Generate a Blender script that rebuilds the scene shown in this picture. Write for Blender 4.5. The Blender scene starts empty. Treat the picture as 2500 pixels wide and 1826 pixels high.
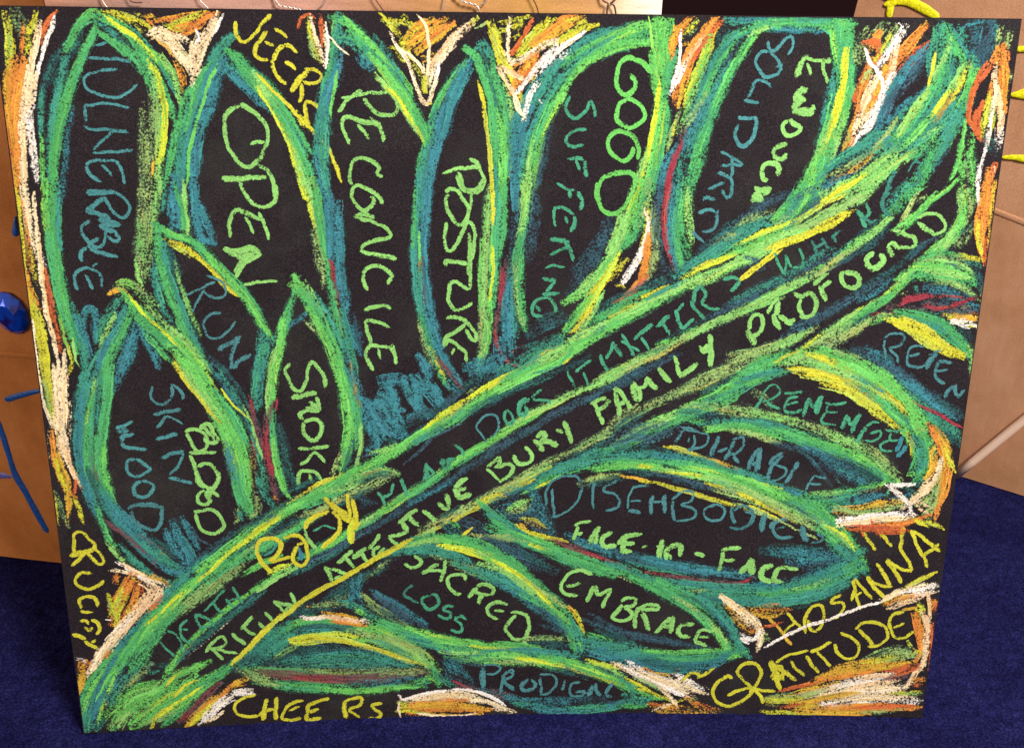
import bpy, bmesh, math, random
import numpy as np
from mathutils import Vector, Matrix
R = math.radians
sc = bpy.context.scene
col = sc.collection
rng = random.Random(7)
PAL = {}

# ------------------------------------------------------------------ camera
cam = bpy.data.objects.new('camera', bpy.data.cameras.new('camera'))
col.objects.link(cam); sc.camera = cam
cam.data.sensor_width = 36.0
cam.data.lens = 34.7867
cam.matrix_world = Matrix(((0.999015, 0.003191, -0.044252, -0.049937), (-0.040553, 0.470265, -0.881593, -0.856197), (0.017997, 0.882519, 0.469931, 0.939145), (0.000000, 0.000000, 0.000000, 1.000000)))
cam.data.clip_start = 0.02; cam.data.clip_end = 60

# ------------------------------------------------------------------ light and exposure
world = bpy.data.worlds.new('World'); sc.world = world; world.use_nodes = True
bg = world.node_tree.nodes['Background']
bg.inputs[0].default_value = (1.0, 0.88, 0.8, 1); bg.inputs[1].default_value = 0.36
def lamp(name, loc, target, size, power, color):
    l = bpy.data.lights.new(name, 'AREA'); l.shape = 'DISK'; l.size = size; l.energy = power; l.color = color
    o = bpy.data.objects.new(name, l); col.objects.link(o); o.location = loc
    o.rotation_euler = (Vector(target) - Vector(loc)).to_track_quat('-Z', 'Y').to_euler()
    return o
lamp('ceiling_lamp', (1.0, -1.3, 2.3), (0, 0.1, 0.4), 0.7, 106, (1.0, 0.93, 0.85))
lamp('side_fill', (-1.75, -0.9, 0.75), (-0.5, 0.3, 0.6), 0.5, 9, (1.0, 0.78, 0.56))  # added warm fill that brightens the left box, not a lamp of the room
sc.view_settings.view_transform = 'Standard'; sc.view_settings.look = 'None'
sc.view_settings.exposure = 0.0; sc.view_settings.gamma = 1.0
sc.cycles.transparent_max_bounces = 96
sc.cycles.max_bounces = 6

# ------------------------------------------------------------------ helpers
LEAN = R(12)
BW, BH = 1.016, 0.8128                      # the board, metres
KT, KB = 0.00819, 0.02024                         # how far its middle bows back at top and bottom
def lin(r, g, b):
    f = lambda c: (c/255/12.92) if c/255 <= 0.04045 else ((c/255+0.055)/1.055)**2.4
    return (f(r), f(g), f(b))
def mat(name, base, rough=0.8, spec=0.3):
    m = bpy.data.materials.new(name); m.use_nodes = True
    b = m.node_tree.nodes['Principled BSDF']
    b.inputs['Base Color'].default_value = (*base, 1); b.inputs['Roughness'].default_value = rough
    b.inputs['Specular IOR Level'].default_value = spec
    return m
class G:                                    # tiny node-graph helper
    def __init__(s, m): s.t = m.node_tree; s.n = s.t.nodes; s.bsdf = s.n['Principled BSDF']
    def node(s, typ, **kw):
        o = s.n.new(typ)
        for k, v in kw.items(): setattr(o, k, v)
        return o
    def link(s, a, b): s.t.links.new(a, b)
    def val(s, sock, v):
        if isinstance(v, (int, float)): sock.default_value = v
        else: s.link(v, sock)
    def math(s, op, a, b=0.0, c=0.0, clamp=False):
        o = s.node('ShaderNodeMath', operation=op, use_clamp=clamp)
        s.val(o.inputs[0], a); s.val(o.inputs[1], b)
        if len(o.inputs) > 2: s.val(o.inputs[2], c)
        return o.outputs[0]
    def noise(s, vec, scale, detail=2, rough=0.5, col=False):
        o = s.node('ShaderNodeTexNoise'); o.inputs['Scale'].default_value = scale
        o.inputs['Detail'].default_value = detail; o.inputs['Roughness'].default_value = rough
        if vec is not None: s.link(vec, o.inputs['Vector'])
        return o.outputs['Color' if col else 'Fac']
    def ramp(s, fac, stops):
        o = s.node('ShaderNodeValToRGB'); s.link(fac, o.inputs[0]); e = o.color_ramp.elements
        while len(e) < len(stops): e.new(0.5)
        for i, (p, c) in enumerate(stops): e[i].position = p; e[i].color = (*c, 1)
        return o.outputs[0]
    def mix(s, fac, a, b, mode='MIX'):
        o = s.node('ShaderNodeMix', data_type='RGBA', blend_type=mode)
        s.val(o.inputs[0], fac)
        for i, v in ((6, a), (7, b)):
            if isinstance(v, tuple): o.inputs[i].default_value = (*v, 1)
            else: s.link(v, o.inputs[i])
        return o.outputs[2]
    def mapping(s, vec, scale=(1, 1, 1), rot=(0, 0, 0)):
        o = s.node('ShaderNodeMapping'); s.link(vec, o.inputs[0])
        o.inputs['Scale'].default_value = scale; o.inputs['Rotation'].default_value = rot
        return o.outputs[0]
    def bump(s, h, strength, dist):
        o = s.node('ShaderNodeBump'); o.inputs['Strength'].default_value = strength
        o.inputs['Distance'].default_value = dist; s.link(h, o.inputs['Height'])
        s.link(o.outputs[0], s.bsdf.inputs['Normal'])
def tag(o, label=None, cat=None, group=None, kind=None):
    for k, v in (('label', label), ('category', cat), ('group', group), ('kind', kind)):
        if v: o[k] = v
    return o
def empty(name, loc=(0, 0, 0), rot=(0, 0, 0)):
    o = bpy.data.objects.new(name, None); col.objects.link(o); o.location = loc; o.rotation_euler = rot
    o.empty_display_size = 0.1
    return o
def mesh(name, verts, faces, m, parent=None, smooth=False):
    me = bpy.data.meshes.new(name); me.from_pydata(verts, [], faces); me.update()
    if smooth: me.polygons.foreach_set('use_smooth', [True]*len(me.polygons))
    if m: me.materials.append(m)
    o = bpy.data.objects.new(name, me); col.objects.link(o); o.parent = parent
    return o

# ------------------------------------------------------------------ carpet and dark room behind
def coords(g, kind='Object'):
    return g.node('ShaderNodeTexCoord').outputs[kind]
carpet_m = mat('carpet_blue', (0.02, 0.02, 0.1), 1.0, 0.05); g = G(carpet_m); P = coords(g)
fine = g.noise(P, 420, 3, 0.7); mid = g.noise(P, 60, 3, 0.6); big = g.noise(P, 9, 3, 0.55)
base = g.ramp(fine, [(0.3, lin(8, 9, 34)), (0.5, lin(25, 25, 70)), (0.68, lin(44, 47, 102))])
tone = g.ramp(mid, [(0.3, (0.62, 0.62, 0.66)), (0.7, (1.25, 1.25, 1.2))])
base = g.mix(1.0, base, tone, 'MULTIPLY')
tone = g.ramp(big, [(0.36, (0.78, 0.74, 0.84)), (0.64, (1.12, 1.14, 1.14))])
g.link(g.mix(1.0, base, tone, 'MULTIPLY'), g.bsdf.inputs['Base Color'])
g.bump(fine, 0.7, 0.002)
# pile: a real relief of tufts where the camera can see it, a plain sheet round it
def carpet_patch(x0, x1, y0, y1, step):
    nx = int((x1-x0)/step)+1; ny = int((y1-y0)/step)+1
    X, Y = np.meshgrid(np.linspace(x0, x1, nx), np.linspace(y0, y1, ny))
    r = np.random.default_rng(3)
    Z = -0.0022*r.random(X.shape)**1.3 - 0.0008*r.random(X.shape)
    X2 = X + r.normal(0, step*0.22, X.shape); Y2 = Y + r.normal(0, step*0.22, X.shape)
    X2[:, 0] = x0; X2[:, -1] = x1; Y2[0] = y0; Y2[-1] = y1
    Z[0] = Z[-1] = -0.0016; Z[:, 0] = Z[:, -1] = -0.0016
    co = np.stack([X2, Y2, Z], -1).reshape(-1, 3).astype(np.float32)
    i = (np.arange(ny-1)[:, None]*nx + np.arange(nx-1)[None]).reshape(-1)
    q = np.stack([i, i+1, i+nx+1, i+nx], -1).astype(np.int32)
    me = bpy.data.meshes.new('carpet'); me.vertices.add(len(co)); me.vertices.foreach_set('co', co.ravel())
    me.loops.add(q.size); me.loops.foreach_set('vertex_index', q.ravel())
    me.polygons.add(len(q)); me.polygons.foreach_set('loop_start', np.arange(0, q.size, 4, dtype=np.int32))
    me.update(calc_edges=True); me.materials.append(carpet_m)
    o = bpy.data.objects.new('carpet', me); col.objects.link(o)
    return o
c0 = tag(carpet_patch(-1.1, 1.1, -0.42, 0.75, 0.0032), kind='structure')
bm = [(-6, -4, -.006), (6, -4, -.006), (6, 1.6, -.006), (-6, 1.6, -.006)]
fl = tag(mesh('floor', bm, [(0, 1, 2, 3)], carpet_m), kind='structure')
dark_m = mat('dark_wall', lin(34, 16, 20), 0.9, 0.1)
tag(mesh('wall', [(-6, 1.6, -.006), (6, 1.6, -.006), (6, 1.6, 3), (-6, 1.6, 3)], [(0, 1, 2, 3)], dark_m), kind='structure')

# ------------------------------------------------------------------ board
board = empty('drawing_board', (0, 0, 0.0006), (R(90) - LEAN, 0, 0))
tag(board, 'black board with a green pastel palm branch and handwritten words, standing on blue carpet', 'drawing')
def bow(x, y):
    u = x/BW + 0.5; k = KT*(y/BH) + KB*(1 - y/BH)
    return -k*4*u*(1-u)
def bow_a(x, y):
    return bow(x, y)
paper_m = mat('black_paper', (0.02, 0.016, 0.017), 0.85, 0.25); g = G(paper_m); P = coords(g)
n1 = g.noise(P, 900, 2, 0.6); n2 = g.noise(P, 14, 4, 0.6)
c = g.ramp(n1, [(0.3, lin(10, 7, 11)), (0.5, lin(24, 18, 23)), (0.68, lin(54, 44, 54))])
d = g.ramp(n2, [(0.35, (0.85, 0.85, 0.85)), (0.7, (1.15, 1.12, 1.1))])
n3 = g.noise(P, 5.5, 5, 0.7); n4 = g.noise(g.mapping(P, (30, 9, 9), (0, 0, 0.6)), 1.0, 4, 0.7)
c = g.mix(1.0, c, d, 'MULTIPLY')
dust = g.math('MULTIPLY', g.math('SUBTRACT', n3, 0.5, clamp=True), g.math('MULTIPLY', n4, 0.55))
g.link(g.mix(dust, c, lin(120, 140, 120)), g.bsdf.inputs['Base Color']); g.bump(n1, 0.25, 0.0006)
edge_m = mat('board_edge', lin(128, 112, 100), 0.8)
N = 128; TH = 0.0045
vs = []; fs = []
J = 60
for j in range(J+1):
    for i in range(N+1):
        x = -BW/2 + BW*i/N; y = BH*j/J
        vs.append((x, y, bow(x, y)))
nb = len(vs)
vs += [(x, y, z-TH) for x, y, z in vs]
for j in range(J):
    for i in range(N):
        a = j*(N+1)+i; fs.append((a, a+1, a+N+2, a+N+1)); fs.append((nb+a, nb+a+N+1, nb+a+N+2, nb+a+1))
for i in range(N):
    a = i; fs.append((a, nb+a, nb+a+1, a+1)); a = J*(N+1)+i; fs.append((a, a+1, nb+a+1, nb+a))
for j in range(J):
    a = j*(N+1); fs.append((a, a+N+1, nb+a+N+1, nb+a)); a += N; fs.append((a, nb+a, nb+a+N+1, a+N+1))
panel = mesh('panel', vs, fs, paper_m, board)
panel.data.materials.append(edge_m)
for p in panel.data.polygons[2*J*N:]: p.material_index = 1

# ------------------------------------------------------------------ pastel strokes
# every stroke is a thin ribbon of pastel lying on the board; the grain in its material is the paper's tooth
chalk_m = bpy.data.materials.new('pastel'); chalk_m.use_nodes = True; g = G(chalk_m); P = coords(g)
b = g.bsdf; b.inputs['Roughness'].default_value = 0.95; b.inputs['Specular IOR Level'].default_value = 0.08
at = g.node('ShaderNodeAttribute', attribute_name='chalk'); so = g.node('ShaderNodeAttribute', attribute_name='soft')
uv = g.node('ShaderNodeUVMap').outputs[0]
sep = g.node('ShaderNodeSeparateXYZ'); g.link(uv, sep.inputs[0])
grain = g.noise(P, 430, 3, 0.7); grain2 = g.noise(P, 110, 2, 0.5)
streak = g.noise(g.mapping(uv, (34, 300, 1)), 1.0, 3, 0.6)
gm = g.math('SUBTRACT', grain, 0.5); g2 = g.math('SUBTRACT', grain2, 0.5); sm = g.math('SUBTRACT', streak, 0.5)
h = g.math('ADD', g.math('MULTIPLY', gm, 1.85), g.math('ADD', g.math('MULTIPLY', g2, 0.55), g.math('MULTIPLY', sm, 0.8)))
at2 = g.node('ShaderNodeAttribute', attribute_name='across')       # -1..1 across the ribbon
ed = g.math('POWER', g.math('ABSOLUTE', at2.outputs['Fac']), 2.6)
p = g.math('MULTIPLY', at.outputs['Alpha'], g.math('SUBTRACT', 1.0, g.math('MULTIPLY', ed, 0.55)))
K = g.math('SUBTRACT', 4.2, g.math('MULTIPLY', so.outputs['Fac'], 2.6))
a = g.math('ADD', g.math('MULTIPLY', g.math('SUBTRACT', g.math('SUBTRACT', p, 0.5), h), K), 0.5, clamp=True)
a = g.math('MULTIPLY', a, g.math('SUBTRACT', 0.96, g.math('MULTIPLY', so.outputs['Fac'], 0.4)))
vn = g.noise(P, 620, 2, 0.6); v2 = g.noise(g.mapping(uv, (20, 420, 1)), 1.0, 2, 0.5)
br = g.math('ADD', -0.05, g.math('ADD', g.math('MULTIPLY', vn, 1.45), g.math('MULTIPLY', v2, 0.65)))
cb = g.node('ShaderNodeVectorMath', operation='SCALE'); g.link(at.outputs['Color'], cb.inputs[0]); g.link(br, cb.inputs[3])
g.link(cb.outputs[0], b.inputs['Base Color']); g.link(a, b.inputs['Alpha'])
g.bump(grain, 0.25, 0.0006)

PALETTE = {
 'g': (76, 186, 104), 'G': (106, 212, 90), 'l': (142, 216, 108), 'L': (164, 196, 118), 't': (58, 158, 138), 'T': (48, 102, 98),
 'b': (58, 146, 162), 'B': (66, 98, 118), 'y': (214, 212, 58), 'Y': (212, 232, 62), 'k': (222, 178, 62), 'o': (228, 146, 66),
 'O': (210, 110, 62), 'c': (250, 232, 192), 'w': (250, 246, 240), 'p': (244, 212, 170), 'r': (160, 62, 76), 'm': (124, 84, 88),
 'd': (72, 152, 158), 'D': (74, 142, 150), 'n': (146, 130, 82), 'e': (66, 168, 128), 'x': (58, 136, 122)}
def pig(v):
    c = lin(*v); y = 0.3*c[0]+0.6*c[1]+0.1*c[2]
    k = 0.10 if c[0] < c[1] and c[0] < 0.35 else 0.02
    return tuple(q*(1-k)+y*k for q in c)
LINP = {k: pig(v) for k, v in PALETTE.items()}
CELL = 0.003; GX = int(BW/CELL)+3; GY = int(BH/CELL)+3
hmap = np.zeros((GX, GY), dtype=np.int32)
STEP = 6e-7
def catmull(pts, step):
    P_ = [np.array(p, float) for p in pts]
    if len(P_) == 2: P_ = [P_[0], (P_[0]+P_[1])/2, P_[1]]
    out = []
    Q = [2*P_[0]-P_[1]] + P_ + [2*P_[-1]-P_[-2]]
    for i in range(1, len(Q)-2):
        a_, b_, c_, d_ = Q[i-1:i+3]
        n = max(1, int(np.ceil(np.linalg.norm(c_-b_)/step)))
        for k in range(n):
            t = k/n
            out.append(0.5*((2*b_)+(-a_+c_)*t+(2*a_-5*b_+4*c_-d_)*t*t+(-a_+3*b_-3*c_+d_)*t**3))
    out.append(P_[-1]); return np.array(out)
class Layer:
    def __init__(s): s.v = []; s.f = []; s.uv = []; s.c = []; s.so = []; s.ac = []
PARTNER = {'g': 'Gte', 'G': 'glY', 't': 'gbe', 'T': 'tBb', 'b': 'tBb', 'B': 'bTB', 'l': 'GLy', 'L': 'lgk', 'y': 'lYL', 'Y': 'yly', 'k': 'oyn',
           'o': 'kOy', 'O': 'orO', 'c': 'kpw', 'w': 'cpw', 'p': 'cko', 'e': 'gtG', 'x': 'teT', 'm': 'rnm', 'r': 'mOr', 'n': 'kLn'}
def mixc(a, b, t): return tuple(p*(1-t)+q*t for p, q in zip(a, b))
def stroke(L, color, w, cov, soft, pts, fine=False):
    # w metres; pts metres on the board. Broad strokes get the streaks that the stick's edge leaves along them.
    c_ = catmull(pts, 0.006 if w > 0.007 else 0.0032)
    if len(c_) < 2: return
    d = np.linalg.norm(np.diff(c_, axis=0), axis=1).sum()
    if d > 3*w and not fine:
        a_ = c_[0]-c_[1]; b_ = c_[-1]-c_[-2]; k = w*0.7
        c_ = np.vstack([c_[0]+a_/max(1e-9, np.linalg.norm(a_))*k, c_, c_[-1]+b_/max(1e-9, np.linalg.norm(b_))*k])
    # height: a hair above whatever already lies in the cells the whole stroke crosses
    kk = max(0, int(w/2/CELL+0.5))
    ci = np.clip(((c_[:, 0]+BW/2)/CELL).astype(int), 0, GX-1); cj = np.clip((c_[:, 1]/CELL).astype(int), 0, GY-1)
    cells = set(zip(ci.tolist(), cj.tolist())); top = 0
    for i, j in cells: top = max(top, int(hmap[max(0, i-kk):i+kk+1, max(0, j-kk):j+kk+1].max()))
    top += 1; new_top = top + (3 if (w > 0.0042 and not fine) else 0)
    for i, j in cells: hmap[max(0, i-kk):i+kk+1, max(0, j-kk):j+kk+1] = new_top
    base = LINP[color]; broad = w > 0.0042 and not fine and d > 1.5*w
    if fine: ribbon(L, tuple(v*.86 for v in base), w, cov*.94, .1, c_, 0.5, top); return
    if not broad: ribbon(L, base, w, cov*.93, max(soft, .25), c_, 2.2, top); return
    if color in 'gGtTbBeLlmx': ribbon(L, mixc(base, LINP['t' if color in 'gGeLlt' else 'b'], .5), w*1.5, .40, 1.0, c_, 2.0, top-1)   # smudge rubbed out beside it
    elif color in 'cwp': cov = cov*.9
    ribbon(L, base, w, cov*.78, max(soft, .3), c_, 1.6, top)
    T = np.gradient(c_, axis=0); T /= np.maximum(np.linalg.norm(T, axis=1, keepdims=True), 1e-9)
    Nn = np.stack([-T[:, 1], T[:, 0]], -1); n = len(c_)
    pa = PARTNER.get(color, color*3)
    for k in range(int(round(w/0.00155))):
        i0 = int(n*rng.uniform(0, .4)); i1 = int(n*rng.uniform(.6, 1.0))
        if i1-i0 < 3: i0 = 0; i1 = n
        off = rng.uniform(-.47, .47)*w; sw = rng.uniform(.0013, .0034) if rng.random() < .75 else w*rng.uniform(.3, .5)
        q = rng.random(); ot = LINP[pa[0 if q < .45 else 1 if q < .8 else 2]]
        cc = mixc(base, ot, rng.uniform(0, .62)); f_ = rng.uniform(.82, 1.2); cc = tuple(v*f_ for v in cc)
        dr = rng.uniform(-.14, .14)*w*np.linspace(-1, 1, i1-i0)[:, None]
        ribbon(L, cc, sw, cov*rng.uniform(.62, 1.04), .42, c_[i0:i1]+Nn[i0:i1]*(off+dr), 7.0, top+1+k % 3)
def ribbon(L, rgb, w, cov, soft, c_, taper, level):
    n = len(c_)
    T = np.gradient(c_, axis=0); T /= np.maximum(np.linalg.norm(T, axis=1, keepdims=True), 1e-9)
    Nn = np.stack([-T[:, 1], T[:, 0]], -1)
    s_ = np.concatenate([[0], np.cumsum(np.linalg.norm(np.diff(c_, axis=0), axis=1))])
    ph = [rng.uniform(0, 6.28) for _ in range(6)]
    wob = 0.0004*np.sin(s_*170+ph[0]) + 0.0003*np.sin(s_*410+ph[1])
    ww = w*(1 + 0.09*np.sin(s_*95+ph[2]) + 0.06*np.sin(s_*260+ph[3]))
    e = np.minimum(1, np.minimum(s_, s_[-1]-s_)/(w*taper))
    ww = ww*(0.5+0.5*e); c_ = c_ + Nn*wob[:, None]
    pc = cov*(1 + 0.08*np.sin(s_*60+ph[4]) + 0.06*np.sin(s_*190+ph[5]))*(0.68+0.32*e)
    top = level
    base = len(L.v); r_, g_, b_ = rgb; jit = 1 + rng.uniform(-0.07, 0.07); off = rng.uniform(0, 50)
    cols = (-1.0, -0.5, 0.0, 0.5, 1.0) if w > 0.009 else (-1.0, 0.0, 1.0)
    m_ = len(cols); xm = BW/2-0.0012
    for i in range(n):
        for cc in cols:
            x = c_[i, 0]+Nn[i, 0]*ww[i]*0.5*cc; y = c_[i, 1]+Nn[i, 1]*ww[i]*0.5*cc
            x = min(max(x, -xm), xm); y = min(max(y, 0.0012), BH-0.0012)
            L.v.append((x, y, bow(x, y)+3e-5+top*STEP+i*1e-7))
            L.uv.append((s_[i]+off, cc*w*0.5+off)); L.c.append((r_*jit, g_*jit, b_*jit, float(pc[i]))); L.so.append(soft); L.ac.append(cc)
    for i in range(n-1):
        for q in range(m_-1):
            a_ = base+i*m_+q; L.f.append((a_, a_+m_, a_+m_+1, a_+1))
def hatch(L, color, w, cov, soft, ang, gap, poly):
    ca, sa = math.cos(R(ang)), math.sin(R(ang))
    q = [(x*ca+y*sa, -x*sa+y*ca) for x, y in poly]
    y0 = min(p[1] for p in q); y1 = max(p[1] for p in q); y = y0+gap*0.5
    while y < y1:
        xs = []
        for i in range(len(q)):
            (ax, ay), (bx, by) = q[i], q[(i+1) % len(q)]
            if (ay <= y) != (by <= y): xs.append(ax+(y-ay)/(by-ay)*(bx-ax))
        xs.sort()
        for k in range(0, len(xs)-1, 2):
            a_, b_ = xs[k]+rng.uniform(-.3, .5)*w, xs[k+1]+rng.uniform(-.5, .3)*w
            if b_-a_ > w*0.3:
                e1, e2, e3 = (rng.uniform(-.35, .35)*gap for _ in range(3))
                pts = [(a_, y+e1), ((a_+b_)/2, y+e2), (b_, y+e3)]
                stroke(L, color, w, cov*rng.uniform(.88, 1.08), soft, [(u*ca-v*sa, u*sa+v*ca) for u, v in pts])
        y += gap*rng.uniform(.8, 1.2)
def build_layer(name, label, L, parent):
    o = mesh(name, L.v, L.f, chalk_m, parent); me = o.data
    uvl = me.uv_layers.new(name='UVMap'); lv = np.empty(len(me.loops), dtype=np.int32); me.loops.foreach_get('vertex_index', lv)
    uvl.data.foreach_set('uv', np.array(L.uv, dtype=np.float32)[lv].ravel())
    a_ = me.attributes.new('chalk', 'FLOAT_COLOR', 'POINT'); a_.data.foreach_set('color', np.array(L.c, dtype=np.float32).ravel())
    a_ = me.attributes.new('soft', 'FLOAT', 'POINT'); a_.data.foreach_set('value', np.array(L.so, dtype=np.float32))
    a_ = me.attributes.new('across', 'FLOAT', 'POINT'); a_.data.foreach_set('value', np.array(L.ac, dtype=np.float32))
    if label: o['label'] = label
    return o
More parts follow.
